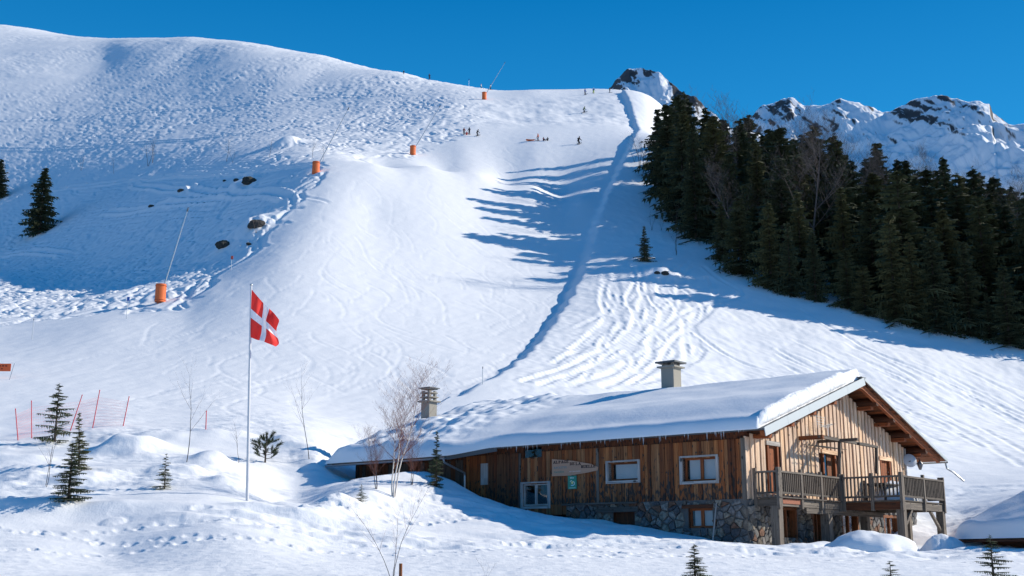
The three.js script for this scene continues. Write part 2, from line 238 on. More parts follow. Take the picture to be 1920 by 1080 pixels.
// footprints and trodden paths near the house, 0.08 m cells
const FX0 = -22, FZ0 = -64, FC = .08, FW = 560, FH = 500, FR = new Float32Array(FW * FH);
{ const r = RNG(19), pit = (x, z, rad, dep) => { const R = rad * 1.9, i0 = Math.floor((x - R - FX0) / FC), i1 = Math.ceil((x + R - FX0) / FC), j0 = Math.floor((z - R - FZ0) / FC), j1 = Math.ceil((z + R - FZ0) / FC); for (let j = Math.max(0, j0); j <= Math.min(FH - 1, j1); j++) for (let i = Math.max(0, i0); i <= Math.min(FW - 1, i1); i++) { const q = Math.hypot(FX0 + i * FC - x, FZ0 + j * FC - z) / rad, v = q < 1 ? -dep * (1 - q * q * .6) : dep * .35 * Math.exp(-((q - 1.25) ** 2) * 18) - dep * .4 * Math.max(0, 1.15 - q); const k = j * FW + i; if (Math.abs(v) > Math.abs(FR[k])) FR[k] = v; } };
  const walk = (x, z, h, n) => { for (let k = 0; k < n; k++) { h += (r() - .5) * .3; x += Math.cos(h) * .62; z += Math.sin(h) * .62; const s = k % 2 ? .13 : -.13; pit(x - Math.sin(h) * s, z + Math.cos(h) * s, .15 + r() * .06, .03 + r() * .05); } };
  for (let k = 0; k < 4; k++) walk(-20 + r() * 30, -36.5 - r() * 5, r() * .5 - .25 + (r() < .5 ? Math.PI : 0), 14 + r() * 40); for (let k = 0; k < 5; k++) walk(-9 + r() * 4, -41 - r() * 3, -1.2 + r() * .8, 16); for (let k = 0; k < 5; k++) walk(6 + r() * 9, -40 - r() * 2, r() * 6.3, 20);
  for (let k = 0; k < 25; k++) { const c = r(); pit(-20 + r() * 32, -37 - r() * 4 - c, .15 + r() * .3, (r() - .5) * .14); } }
function footAt(x, z) { const u = (x - FX0) / FC, v = (z - FZ0) / FC; if (u < 0 || v < 0 || u >= FW - 1 || v >= FH - 1) return 0; const i = Math.floor(u), j = Math.floor(v), fx = u - i, fz = v - j, k = j * FW + i; return lerp(lerp(FR[k], FR[k + 1], fx), lerp(FR[k + FW], FR[k + FW + 1], fx), fz); }
function hFull(x, z) {
  let h = hMacro(x, z); const d = -z; if (d < 9) return h;
  const q = toPix(x, h, z), sd = polyDist(PISTE, q[0], q[1]), on = ss(-14, 10, sd + 9 * noise(x * .2, z * .2));
  const far = ss(90, 130, d), left = (1 - on) * far * ss(1000, 880, q[0]), right = (1 - on) * ss(70, 90, d) * (1 - ss(1000, 880, q[0]));
  if (left > 0) { const wx = 1.6 * noise(x * .09, z * .09), wz = 1.6 * noise(x * .09 + 40, z * .09); const m = fbm(x * .24 + wx, z * .2 + wz, 3), calm = ss(-.3, .35, noise(x * .016 + 3, z * .016)); h += left * ((.2 + .8 * calm) * .2 * m + .5 * fbm(x * .045, z * .045, 2) + carve(x, z, .84, .54, calm)); }
  if (right > 0) h += right * (.22 * carve(x, z, 1, .12, .7) + .12 * fbm(x * .25, z * .25, 3) + .05 * noise(x * 1.3, z * 1.3));
  if (on > 0 && d > 60) h += on * (.28 * noise(x * .05, z * .045) + .035 * noise(x * .5, z * .5) + .035 * fbm(x * .9 + z * .45, z * .5, 3));
  if (on > 0 && d > 270) h += on * ss(270, 292, d) * (1 - ss(325, 345, d)) * (.55 * fbm(x * .11, z * .09, 3) + .12 * fbm(x * .5, z * .4, 2));
  h += trackAt(x, z) * (1 - .15 * on);
  if (d < 90) { // trampled and lumpy near the house, packed on the road
    const nr = 1 - ss(62, 88, d), road = ss(37.5, 34.5, d + 1.2 * noise(x * .12, 3)), lump = ss(-.2, .3, noise(x * .11 + 7, z * .16));
    h += nr * (1 - road) * ((.03 + .17 * lump) * fbm(x * .5, z * 1.6, 4) + .12 * fbm(x * .28, z * .34, 2)) + footAt(x, z);
    const rut = q => Math.exp(-(((d + .25 * noise(x * .06, q) - q) / .16) ** 2)); h -= nr * road * .045 * (rut(27.6) + rut(28.9) + rut(31.2) + rut(32.8)) * (.6 + noise(x * .3, 9)); h += nr * road * (.035 * noise(x * .25, z * 2.6) + .03 * fbm(x * .8, z * 2.2, 3) + .02 * fbm(x * 2.5, z * 3.5, 2));
  }
  return h;
}
const snowBump = tex(1024, 1024, (u, v) => { const g = 128 + 60 * pnoise(u * 12, v * 12, 12) + 60 * pnoise(u * 37 + 3, v * 37, 37) + 50 * pnoise(u * 97, v * 97 + 5, 97) + 40 * pnoise(u * 211, v * 211, 211); return [g, g, g]; }, false);
snowBump.repeat.set(1, 1);
const M = {};
M.snow = std(lin(.87, .88, .9), .85, { bumpMap: snowBump, bumpScale: .016 });
{ // one sheet all round: fine where the photo looks, coarse behind
  const cols = []; const N = 780, lim = 26.6; for (let i = 0; i <= N; i++) cols.push(Math.tan((-lim + 2 * lim * i / N) * Math.PI / 180));
  const edge = []; for (const k of [29, 32, 36, 42, 50, 60, 72]) edge.push(k);
  const dirs = []; for (const k of edge.slice().reverse()) dirs.push(-k); const C = [...dirs.map(k => ({ az: k })), ...cols.map(t => ({ az: Math.atan(t) * 180 / Math.PI })), ...edge.map(k => ({ az: k })), ...[85, 100, 120, 140, 160, 180, 200, 220, 240, 260, 275, 288].map(k => ({ az: k }))];
  const rows = []; for (let d = 2; d < 20; d *= 1.12) rows.push(d); { let d = 20; while (d < 930) { rows.push(d); d *= d < 40 ? 1.0042 : d < 300 ? 1.00285 : 1.0045; } } for (let d = 940; d < 1100; d *= 1.03) rows.push(d); rows.push(1300, 1800, 3000, 6000);
  const nc = C.length, nr = rows.length, pos = new Float32Array(nc * nr * 3 + 3), uv = new Float32Array(nc * nr * 2 + 2);
  for (let j = 0; j < nr; j++) for (let i = 0; i < nc; i++) {
    const d = rows[j], az = C[i].az * Math.PI / 180; let x, z, h;
    if (Math.abs(C[i].az) < 60) { z = -d; x = Math.tan(az) * d; } else { x = Math.sin(az) * d * 2; z = -Math.cos(az) * d * 2; }
    if (Math.abs(C[i].az) <= 26.7) h = d < 11 ? -1.6 : d > 1000 ? lerp(hMacro(x, -1000 + 0 * z), 0, ss(1000, 3000, d)) : hFull(x, z);
    else { const w = 1 - ss(29, 60, Math.abs(C[i].az > 180 ? C[i].az - 360 : C[i].az)); const a = clamp(Math.tan(az), A0, A1); const hh = Math.cos(az) > .3 ? Math.min(d, 950) * eAt(a, Math.log(clamp(d, 11, 950))) : 0; h = lerp(-1.6 - d * .02, d < 11 ? -1.6 : hh * (d > 1000 ? 1 - ss(1000, 3000, d) : 1), w); if (d > 1000) h = lerp(h, -20, ss(1000, 3000, d)); }
    const k = (j * nc + i); pos.set([x, h, z], k * 3); uv.set([x / 6 + .25 * Math.sin(z * .07), z / 6 + .25 * Math.sin(x * .09)], k * 2);
  }
  const cK = nc * nr; pos.set([0, -1.6, 0], cK * 3);
  const idx = []; for (let j = 0; j < nr - 1; j++) for (let i = 0; i < nc; i++) { const i2 = (i + 1) % nc, a = j * nc + i, b = j * nc + i2, c = a + nc, e = b + nc; idx.push(a, b, c, b, e, c); }
  for (let i = 0; i < nc; i++) idx.push(cK, (i + 1) % nc, i);
  const g = new THREE.BufferGeometry(); g.setAttribute('position', new THREE.BufferAttribute(pos, 3)); g.setAttribute('uv', new THREE.BufferAttribute(uv, 2)); g.setIndex(new THREE.BufferAttribute(new Uint32Array(idx), 1)); g.computeVertexNormals();
  structure('snow_ground', g, M.snow); console.log('ground', nc, nr, idx.length / 3);
}
// ---------- far mountains ----------
function mountain(ridge, d0, d1, d2, eBase, seed, amp, rockW) {
  const N = 420, K = 170, x0 = ridge[0][0], x1 = ridge[ridge.length - 1][0], pos = [], col = [], idx = [];
  const rp = px => { let i = 0; while (i < ridge.length - 2 && ridge[i + 1][0] < px) i++; const t = (px - ridge[i][0]) / (ridge[i + 1][0] - ridge[i][0]); return lerp(ridge[i][1], ridge[i + 1][1], t * t * (3 - 2 * t) * .5 + t * .5); };
  for (let j = 0; j <= K; j++) for (let i = 0; i <= N; i++) {
    const px = lerp(x0, x1, i / N), [a, e] = ae(px, rp(px)), v = j / K, sk = 1.3 - .5 * i / N; let d = v < .7 ? lerp(d0, d1, v / .7) : lerp(d1, d2, (v - .7) / .3);
    d *= sk; const x = a * d, f = v < .7 ? Math.pow(v / .7, .8) : 1 - .55 * ((v - .7) / .3); const top = e * d1 * sk, bot = eBase * d0 * sk;
    let y = lerp(bot, top, f); const s = 1 / (amp * 7), wx = x * s + seed, wz = d * s * .6; const cr = 1 - Math.abs(fbm(wx * 1.3 + .3 * noise(wx * 2, wz * 2), wz * .7, 6)) * 2.4; const fade = Math.sin(Math.PI * clamp(v / .7 * .93)) * .85 + .15;
    const rk = 1 - Math.abs(fbm(wx * 3.1 + 5, wz * 2.2 + y * .01, 5)) * 2; y += amp * .75 * (cr - .6) * fade * (v < .72 ? 1 : .6) + amp * .3 * (rk - .5) * (fade * .8 + .2) + amp * .05 * fbm(wx * 14, wz * 14, 3);
    pos.push(x, y, -d); col.push(1, 1, 1);
  }
  for (let j = 0; j < K; j++) for (let i = 0; i < N; i++) { const a = j * (N + 1) + i, b = a + 1, c = a + N + 1, e = c + 1; idx.push(a, b, c, b, e, c); }
  const g = new THREE.BufferGeometry(); g.setAttribute('position', new THREE.Float32BufferAttribute(pos, 3)); g.setIndex(idx); g.computeVertexNormals();
  const nn = g.attributes.normal; // bare rock where it is too steep for snow to lie, in broken bands
  for (let k = 0; k < nn.count; k++) { const x = pos[k * 3], y = pos[k * 3 + 1], z = pos[k * 3 + 2], st = 1 - nn.getY(k), b = fbm(x * .035 + seed, (y * 1.6 + z) * .02, 4) + .5 * noise(x * .008 + seed, y * .01); const hi = ss(.45, .95, (y - eBase * d0) / (1e-6 + pos[(Math.floor(K * .7) * (N + 1) + k % (N + 1)) * 3 + 1] - eBase * d0)); const r = ss(.0, .08, b * .22 + (st - .38) * .9 + (hi - .8) * rockW * .6 + .62 * fbm(x * .06 + seed, (y * .6 + z * .3) * .05, 5) - .09); const t = .8 + .5 * noise(x * .05, y * .05); col[k * 3] = lerp(.86, .07 * t, r); col[k * 3 + 1] = lerp(.88, .068 * t, r); col[k * 3 + 2] = lerp(.91, .07 * t, r); }
  g.setAttribute('color', new THREE.Float32BufferAttribute(col, 3));
  return structure('mountain', g, std(0xffffff, .95, { vertexColors: true }));
}
mountain([[1090,260],[1128,180],[1142,164],[1160,146],[1178,134],[1205,130],[1235,133],[1256,147],[1275,158],[1300,170],[1330,196],[1380,240],[1440,280]], 900, 1150, 1400, .33, 3.3, 26, 1.1);
mountain([[1380,240],[1430,200],[1462,190],[1480,185],[1498,194],[1512,202],[1545,200],[1578,188],[1612,196],[1630,200],[1660,213],[1690,197],[1725,182],[1765,178],[1800,184],[1836,192],[1855,198],[1862,212],[1890,222],[1925,224],[1990,240],[2060,230]], 1500, 1900, 2400, .28, 9.1, 42, .7);
// ---------- chalet ----------
// wood, stone and metal
function grain(u, v, sx, sy, o) { return fbm(u * sx + o, v * sy + o * .37, 3); }
const woodTex = (seed, base, alt, stain, dark) => tex(512, 512, (u, v) => { // u across the boards (2.4 m), v up them (3.2 m)
  const g = grain(u, v, 60, 2.2, seed) * .9 + grain(u, v, 190, 5, seed + 4) * .5, p = noise(u * 11 + seed, v * 1.2), k = fbm(u * 26 + seed, v * 13, 3);
  let t = clamp(.5 + .55 * p + .3 * g), c = [0, 1, 2].map(i => lerp(base[i], alt[i], t) * (1 + .30 * g));
  const kn = noise(u * 22 + seed * 3, v * 9); if (kn > .46) { const w = ss(.46, .58, kn); c = c.map(x => x * (1 - .62 * w)); }
  const st = ss(.06, .26, k * .8 + .5 * noise(u * 30 + seed, v * 3.1) + stain(v)); return c.map((x, i) => lerp(x, dark[i] * (1 + .4 * g), st));
});
// long wall: splash-back and mould have blackened the feet of the boards in patches, the heads kept their rust-brown tone
const tLong = [woodTex(3, [112, 60, 28], [152, 96, 54], v => .22 - .95 * v, [52, 46, 44]), woodTex(31, [130, 78, 42], [166, 120, 80], v => .16 - .95 * v, [66, 58, 54])];
const tGable = woodTex(12, [208, 172, 140], [228, 204, 180], v => -.62, [130, 104, 84]);
const tGrey = woodTex(21, [104, 96, 88], [136, 126, 114], v => -.3, [60, 54, 50]);
const tBrown = woodTex(44, [104, 58, 30], [138, 84, 48], v => -.35, [44, 28, 18]);
const tPale = woodTex(50, [176, 170, 164], [200, 194, 186], v => -.45, [120, 112, 106]);
const wood = (t, c = 0xffffff, r = .85) => new THREE.MeshStandardMaterial({ map: t, color: c, roughness: r, bumpMap: t, bumpScale: .012 });
const W = {
  long: [wood(tLong[0]), wood(tLong[1]), wood(tLong[0], lin(.72, .66, .62)), wood(tLong[1], lin(.85, .85, .88)), wood(tLong[0], lin(1, .86, .72)), wood(tLong[1], lin(.62, .56, .52)), wood(tLong[0], lin(1.25, 1.1, .95)), wood(tLong[0], lin(.5, .42, .36)), wood(tLong[1], lin(1.1, .92, .74))],
  dark: [wood(tLong[0], lin(.42, .36, .33)), wood(tLong[1], lin(.36, .31, .29)), wood(tLong[0], lin(.55, .44, .38))],
  ochre: [wood(tLong[1], lin(.9, .74, .5)), wood(tLong[0], lin(1, .82, .6))],
  gable: [wood(tGable), wood(tGable, lin(.92, .88, .86)), wood(tGable, lin(.85, .84, .86)), wood(tGable, lin(1, .93, .84))],
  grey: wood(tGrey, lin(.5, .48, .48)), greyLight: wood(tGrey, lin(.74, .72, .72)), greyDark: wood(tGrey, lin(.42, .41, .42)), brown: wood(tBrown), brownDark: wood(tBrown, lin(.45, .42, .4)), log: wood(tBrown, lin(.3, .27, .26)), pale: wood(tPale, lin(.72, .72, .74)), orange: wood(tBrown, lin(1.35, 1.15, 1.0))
};
const metal = std(lin(.44, .47, .48), .5, { metalness: .55 }), darkMetal = std(lin(.09, .1, .11), .55, { metalness: .4 }), zinc = std(lin(.5, .52, .54), .4, { metalness: .7 });
const mortar = std(lin(.13, .125, .12), .95, { bumpMap: snowBump, bumpScale: .03 });
const stoneTex = tex(256, 256, (u, v) => { const g = 190 + 70 * fbm(u * 9, v * 9, 4) + 40 * noise(u * 40, v * 40); return [g, g, g]; });
const stoneM = [[.2, .2, .2], [.27, .265, .26], [.15, .155, .16], [.36, .335, .3], [.24, .205, .17], [.4, .35, .28], [.27, .14, .09], [.12, .12, .13], [.3, .28, .27]].map(c => new THREE.MeshStandardMaterial({ color: lin(...c), map: stoneTex, roughness: .92, bumpMap: stoneTex, bumpScale: .012 }));
const glass = new THREE.MeshPhysicalMaterial({ color: 0xffffff, roughness: .02, transmission: 1, thickness: 0, ior: 1.5 });
const curtain = std(lin(.42, .43, .44), .95, { bumpMap: snowBump, bumpScale: .01 }), concrete = std(lin(.3, .28, .24), .95, { bumpMap: stoneTex, bumpScale: .006 });

const chalet = thing('chalet', 'large wooden mountain chalet on a rough stone ground floor with a stepped balcony', 'chalet', [HC.x, 0, HC.z], -HT);
// local frame: x out of the gable, y up, z out of the long wall; the corner stands at 0,0
const LPT = (px, py, off = 0) => { const [a, e] = ae(px, py), nx = -hs, nz = hc, k = ((HC.x * nx + HC.z * nz) + off) / (a * nx - nz); const [lx] = toHouse(a * k, -k); return [lx, e * k]; };       // pixel on the long wall -> x, y
const GPT = (px, py, off = 0) => { const nx = hc, nz = hs, [a, e] = ae(px, py), k = ((HC.x * nx + HC.z * nz) + off) / (a * nx - nz); const [, lz] = toHouse(a * k, -k); return [lz, e * k]; };        // pixel on the gable -> z, y
const rectL = (x0, y0, x1, y1) => { const a = LPT(x0, y0), b = LPT(x1, y1), c = LPT(x0, y1), d = LPT(x1, y0); return { x0: Math.min(a[0], c[0]), x1: Math.max(b[0], d[0]), y0: (b[1] + c[1]) / 2, y1: (a[1] + d[1]) / 2 }; };
const rectG = (x0, y0, x1, y1) => { const a = GPT(x0, y0), b = GPT(x1, y1), c = GPT(x0, y1), d = GPT(x1, y0); return { z1: (a[0] + c[0]) / 2, z0: (b[0] + d[0]) / 2, y0: (b[1] + c[1]) / 2, y1: (a[1] + d[1]) / 2 }; };
const RZ = -9.3, RY = 7.5, SL = .305, EZ = .45, EZ2 = 1.55, XG = 1.1, XE = -21.4, ZW = -16.4;       // ridge, pitch, eaves, overhang
const roofY = z => RY - SL * Math.abs(z - RZ);                                                        // top of the roof sheet
const PB = 1.97;                                                                                      // foot of the boards
const rnd = RNG(11);
function plank(parent, name, mat, x0, x1, y0, y1, z, th, axis) { // a board with slightly eased arrises; uv in metres so stains sit at their height
  const w = x1 - x0, h = y1 - y0, c = Math.min(.008, w * .1), s = new THREE.BufferGeometry(), P = [], I = [], U = [];
  const f = (a, b, t) => axis === 'g' ? [z + t, b, a] : [a, b, z + t]; const uo = rnd() * 3;
  const ring = [[x0, y0, 0], [x1, y0, 0], [x1, y1, 0], [x0, y1, 0], [x0, y0, th - c], [x1, y0, th - c], [x1, y1, th - c], [x0, y1, th - c], [x0 + c, y0 + c, th], [x1 - c, y0 + c, th], [x1 - c, y1 - c, th], [x0 + c, y1 - c, th]];
  for (const q of ring) { P.push(...f(...q)); U.push(uo + (q[0] - x0 + q[2]) / 2.4, (q[1] - PB) / 3.2); }
  const quad = (a, b, e, d) => axis === 'g' ? I.push(a, e, b, a, d, e) : I.push(a, b, e, a, e, d);
  quad(8, 9, 10, 11); for (let k = 0; k < 4; k++) { const n = (k + 1) % 4; quad(k, n, 4 + n, 4 + k); quad(4 + k, 4 + n, 8 + n, 8 + k); }
  s.setAttribute('position', new THREE.Float32BufferAttribute(P, 3)); s.setAttribute('uv', new THREE.Float32BufferAttribute(U, 2)); s.setIndex(I); const g = s.toNonIndexed(); g.computeVertexNormals(); return part(name, g, mat, parent);
}
function uvMetres(g, sx = 2.4, sy = 3.2) { const p = g.attributes.position, n = g.attributes.normal, u = new Float32Array(p.count * 2), o = rnd() * 5; for (let i = 0; i < p.count; i++) { const ax = Math.abs(n.getX(i)), ay = Math.abs(n.getY(i)), az = Math.abs(n.getZ(i)); const [a, b] = ay > ax && ay > az ? [p.getZ(i), p.getX(i)] : ax > az ? [p.getZ(i), p.getY(i)] : [p.getX(i), p.getY(i)]; u[i * 2] = a / sx + o; u[i * 2 + 1] = b / sy; } g.setAttribute('uv', new THREE.BufferAttribute(u, 2)); return g; }
function beamUV(g) { const p = g.attributes.position, b = new THREE.Box3().setFromBufferAttribute(p), s = b.getSize(V(0, 0, 0)); const ax = s.x > s.y && s.x > s.z ? 0 : s.y > s.z ? 1 : 2, u = new Float32Array(p.count * 2), o = rnd() * 5; for (let i = 0; i < p.count; i++) { const q = [p.getX(i), p.getY(i), p.getZ(i)]; u[i * 2] = (q[(ax + 1) % 3] + q[(ax + 2) % 3]) / 2.4 + o; u[i * 2 + 1] = q[ax] / 3.2 + o; } g.setAttribute('uv', new THREE.BufferAttribute(u, 2)); return g; }
const box = (parent, name, mat, x0, x1, y0, y1, z0, z1, label) => part(name, beamUV(bx(x1 - x0, y1 - y0, z1 - z0, (x0 + x1) / 2, (y0 + y1) / 2, (z0 + z1) / 2)), mat, parent, label);

// openings read off the photo
const winL = [rectL(1141, 866, 1196, 901), rectL(1280, 857, 1342, 902)];              // framed windows of the upper floor
const winLow = rectL(981, 906, 1028, 949), winDark = rectL(980, 838, 1014, 858), winShut = rectL(902, 869, 915, 909);
const stoneDoor = rectL(1150, 960, 1190, 1012), stoneWin = rectL(1291, 953, 1336, 990), stoneVent = rectL(1032, 962, 1059, 985);
const doorG = [rectG(1440, 836, 1460, 926), rectG(1544, 852, 1568, 930), rectG(1652, 864, 1670, 925)];
const lowG = [rectG(1461, 950, 1494, 1008), rectG(1524, 955, 1546, 1030), rectG(1578, 960, 1610, 1010), rectG(1658, 966, 1686, 1030)];
const SX = rectL(1062, 940, 1400, 950).x0;                                            // stone base runs from here to the corner
// backing walls with real openings
function holed(pts, holes, depth) { const s = new THREE.Shape(pts.map(p => new THREE.Vector2(...p))); for (const h of holes) { const q = new THREE.Path(); q.moveTo(h[0], h[2]); q.lineTo(h[0], h[3]); q.lineTo(h[1], h[3]); q.lineTo(h[1], h[2]); q.closePath(); s.holes.push(q); } return new THREE.ExtrudeGeometry(s, { depth, bevelEnabled: false }); }
const H4 = r => [r.x0, r.x1, r.y0, r.y1];
{
  const g = holed([[XE + .3, -.6], [-.06, -.6], [-.06, 4.52], [XE + .3, 4.52]], [...winL, winLow, winDark, stoneDoor, stoneWin, stoneVent].map(H4), .3); g.translate(0, 0, -.36); part('wall', uvMetres(g), W.dark[0], chalet);
  const zz = r => [-r.z1, -r.z0, r.y0, r.y1]; // gable shape drawn in (-z, y)
  const g2 = holed([[.06, -.6], [-ZW, -.6], [-ZW, roofY(ZW) - .3], [-RZ, RY - .3], [.06, roofY(0) - .3]], [...doorG, ...lowG].map(zz), .3); g2.rotateY(Math.PI / 2); g2.translate(-.36, 0, 0); part('wall', uvMetres(g2), W.dark[0], chalet);
  part('wall', uvMetres(bx(-XE - .6, 5.85, .3, XE / 2 - .1, 2.3, ZW - .15)), W.dark[0], chalet);
  { const g3 = holed([[.06, -.6], [-ZW, -.6], [-ZW, roofY(ZW) - .1], [-RZ, RY - .1], [.06, roofY(0) - .1]], [], .3); g3.rotateY(Math.PI / 2); g3.translate(XE, 0, 0); part('wall', uvMetres(g3), W.dark[0], chalet); }
  part('floor', bx(-XE - 1, .2, -ZW - 1, XE / 2, 1.85, ZW / 2), W.brownDark, chalet);
}
// boards of the long wall
function boards(list, xa, xb, y0f, y1f, pitch, mats, z0, th) {
  let x = xa; while (x < xb - .04) {
    const w = Math.min(pitch * (.75 + rnd() * .5), xb - x), a = x + .006, b = x + w - .006; x += w; let segs = [[y0f(a), y1f(a)]];
    for (const h of list) { if (b <= h.x0 || a >= h.x1) continue; const out = []; for (const [p, q] of segs) { if (h.y0 > p + .05) out.push([p, Math.min(q, h.y0)]); if (h.y1 < q - .05) out.push([Math.max(p, h.y1), q]); } segs = out; }
    const m = mats[Math.floor(rnd() * mats.length)], dz = rnd() * .022, t2 = th + (rnd() < .35 ? .02 : 0); for (const [p, q] of segs) if (q - p > .06) plank(chalet, 'plank', m, a, b, p - rnd() * .03, q, z0 + dz, t2, 'l');
  }
}
const grow = (r, d) => ({ x0: r.x0 - d, x1: r.x1 + d, y0: r.y0 - d, y1: r.y1 + d });
const topY = () => 4.24;
boards([...winL.map(r => grow(r, -.02)), grow(winLow, -.02), winDark], -11.0, -.16, x => x < SX ? 1.55 : PB, topY, .2, W.long, -.055, .035);
boards([winDark], -12.9, -11.0, () => 1.2, topY, .19, W.dark, -.055, .035);
boards([winShut], -14.1, -12.9, () => 1.2, topY, .24, W.ochre, -.055, .035);
boards([], XE + .3, -14.1, () => 1.2, () => 4.1, .28, [...W.dark, W.long[5], W.greyDark, W.greyDark, W.long[2]], -.055, .035);
box(chalet, 'corner_board', W.greyLight, -.16, .02, PB - .05, 4.26, -.05, .012);
for (const px of [975, 1121]) { const [x] = LPT(px, 900); box(chalet, 'cover_strip', px < 1000 ? W.greyDark : W.greyLight, x - .06, x + .06, px < 1000 ? 1.4 : 1.9, 4.22, -.01, .03); }
// gable boards, each cut under the rake, with the dark gaps between
{
  let z = .0; const holes = doorG.map(r => ({ x0: r.z0, x1: r.z1, y0: r.y0, y1: r.y1 }));
  while (z > ZW + .05) {
    const w = .40 * (.88 + rnd() * .24), b = z - .012, a = Math.max(ZW, z - w + .012); z -= w; const top = Math.min(roofY(a), roofY(b)) - .34; let segs = [[PB - .02, top]];
    for (const h of holes) { if (b <= h.x0 || a >= h.x1) continue; const out = []; for (const [p, q] of segs) { if (h.y0 > p + .05) out.push([p, Math.min(q, h.y0)]); if (h.y1 < q - .05) out.push([Math.max(p, h.y1), q]); } segs = out; }
    const m = W.gable[Math.floor(rnd() * 4)], dz = rnd() * .02, n = Math.min(a, b), cut = holes.find(h => b > h.x0 && a < h.x1 && (a < h.x0 || b > h.x1)); 
    for (const [p, q] of segs) { plank(chalet, 'plank', m, a, b - .1, p, q, -.055 + dz, .04, 'g'); plank(chalet, 'batten', m, b - .1, b, p, q, -.03 + dz, .06, 'g'); }
  }
}
// stone base: irregular stones proud of recessed mortar
function stones(u0, u1, v0, v1, holes, put, count) {
  const nx = Math.round((u1 - u0) / .4), ny = Math.round((v1 - v0) / .235), pts = []; for (let j = -1; j <= ny; j++) for (let i = -1; i <= nx; i++) pts.push([u0 + (i + .5 + (j & 1) * .5 + (rnd() - .5) * .95) * (u1 - u0) / nx, v0 + (j + .5 + (rnd() - .5) * .95) * (v1 - v0) / ny]);
  for (const p of pts) {
    if (p[0] < u0 || p[0] > u1 || p[1] < v0 || p[1] > v1) continue; if (holes.some(h => p[0] > h.x0 - .06 && p[0] < h.x1 + .06 && p[1] > h.y0 - .05 && p[1] < h.y1 + .05)) continue;
    let poly = [[-.42, -.3], [.42, -.3], [.42, .3], [-.42, .3]].map(q => [p[0] + q[0], p[1] + q[1]]);
    const clip = (nx_, ny_, c) => { const o = []; for (let i = 0; i < poly.length; i++) { const A = poly[i], B = poly[(i + 1) % poly.length], da = A[0] * nx_ + A[1] * ny_ - c, db = B[0] * nx_ + B[1] * ny_ - c; if (da <= 0) o.push(A); if (da * db < 0) { const t = da / (da - db); o.push([lerp(A[0], B[0], t), lerp(A[1], B[1], t)]); } } poly = o; };
    for (const q of pts) { if (q === p) continue; const dx = q[0] - p[0], dy = q[1] - p[1], L = Math.hypot(dx, dy); if (L > 1.1) continue; clip(dx / L, dy / L, ((p[0] + q[0]) / 2 * dx + (p[1] + q[1]) / 2 * dy) / L - .014); }
    clip(-1, 0, -u0); clip(1, 0, u1); clip(0, -1, -v0); clip(0, 1, v1);
    for (const h of holes) { if (p[0] <= h.x0) clip(1, 0, Math.max(p[0] + .03, h.x0 - 0 * 1) + (p[1] > h.y0 && p[1] < h.y1 ? 0 : 9)); if (p[0] >= h.x1) clip(-1, 0, -Math.min(p[0] - .03, h.x1) + (p[1] > h.y0 && p[1] < h.y1 ? 0 : 9)); if (p[1] >= h.y1 && p[0] > h.x0 - .4 && p[0] < h.x1 + .4) clip(0, -1, -h.y1); if (p[1] <= h.y0 && p[0] > h.x0 - .4 && p[0] < h.x1 + .4) clip(0, 1, h.y0); }
    if (poly.length < 3) continue; const n = poly.length, P = [], I = [], U = [], d = .05 + rnd() * .05, ins = .82 + rnd() * .08; const cx = poly.reduce((s, q) => s + q[0], 0) / n, cy = poly.reduce((s, q) => s + q[1], 0) / n;
    for (const [k, t] of [[1, -.03], [.97, d * .55], [ins, d]]) for (const q of poly) { const a = cx + (q[0] - cx) * k, b = cy + (q[1] - cy) * k; P.push(...put(a, b, t + (k === ins ? (rnd() - .5) * .025 : 0))); U.push(a / 1.1, b / 1.1); }
    P.push(...put(cx, cy, d + .012)); U.push(cx / 1.1, cy / 1.1);
    for (let r = 0; r < 2; r++) for (let i = 0; i < n; i++) { const a = r * n + i, b = r * n + (i + 1) % n; I.push(a, b, b + n, a, b + n, a + n); } for (let i = 0; i < n; i++) I.push(2 * n + i, 2 * n + (i + 1) % n, 3 * n);
    const g = new THREE.BufferGeometry(); g.setAttribute('position', new THREE.Float32BufferAttribute(P, 3)); g.setAttribute('uv', new THREE.Float32BufferAttribute(U, 2)); g.setIndex(I); const h = g.toNonIndexed(); h.computeVertexNormals(); part('stone', h, stoneM[Math.floor(rnd() * stoneM.length)], chalet); count.n++;
  }
}
{
  const c = { n: 0 }; const lowHoles = lowG.map(r => ({ x0: -r.z1, x1: -r.z0, y0: r.y0, y1: r.y1 }));
  const mg = holed([[SX, -.6], [-.02, -.6], [-.02, PB], [SX, PB]], [stoneDoor, stoneWin].map(H4), .06); mg.translate(0, 0, -.055); part('mortar_bed', mg, mortar, chalet);
  const mg2 = holed([[.02, -.6], [-ZW + .9, -.6], [-ZW + .9, PB], [.02, PB]], lowHoles.map(H4), .06); mg2.rotateY(Math.PI / 2); mg2.translate(-.055, 0, 0); part('mortar_bed', mg2, mortar, chalet);
  stones(SX, -.0, .15, PB - .02, [stoneDoor, stoneWin], (a, b, t) => [a, b, .005 + t], c);
  stones(0, -ZW + .9, .15, PB - .02, lowHoles, (a, b, t) => [.005 + t, b, -a], c);
  console.log('stones', c.n);
  box(chalet, 'lintel', W.greyDark, stoneDoor.x0 - .75, stoneDoor.x1 + .25, stoneDoor.y1, stoneDoor.y1 + .2, -.02, .16);
  box(chalet, 'ledge', W.greyDark, SX - .1, stoneDoor.x1 + .2, PB - .06, PB + .02, .0, .22);
  box(chalet, 'lintel', W.brownDark, stoneWin.x0 - .2, stoneWin.x1 + .1, stoneWin.y1, stoneWin.y1 + .14, -.02, .14);
}
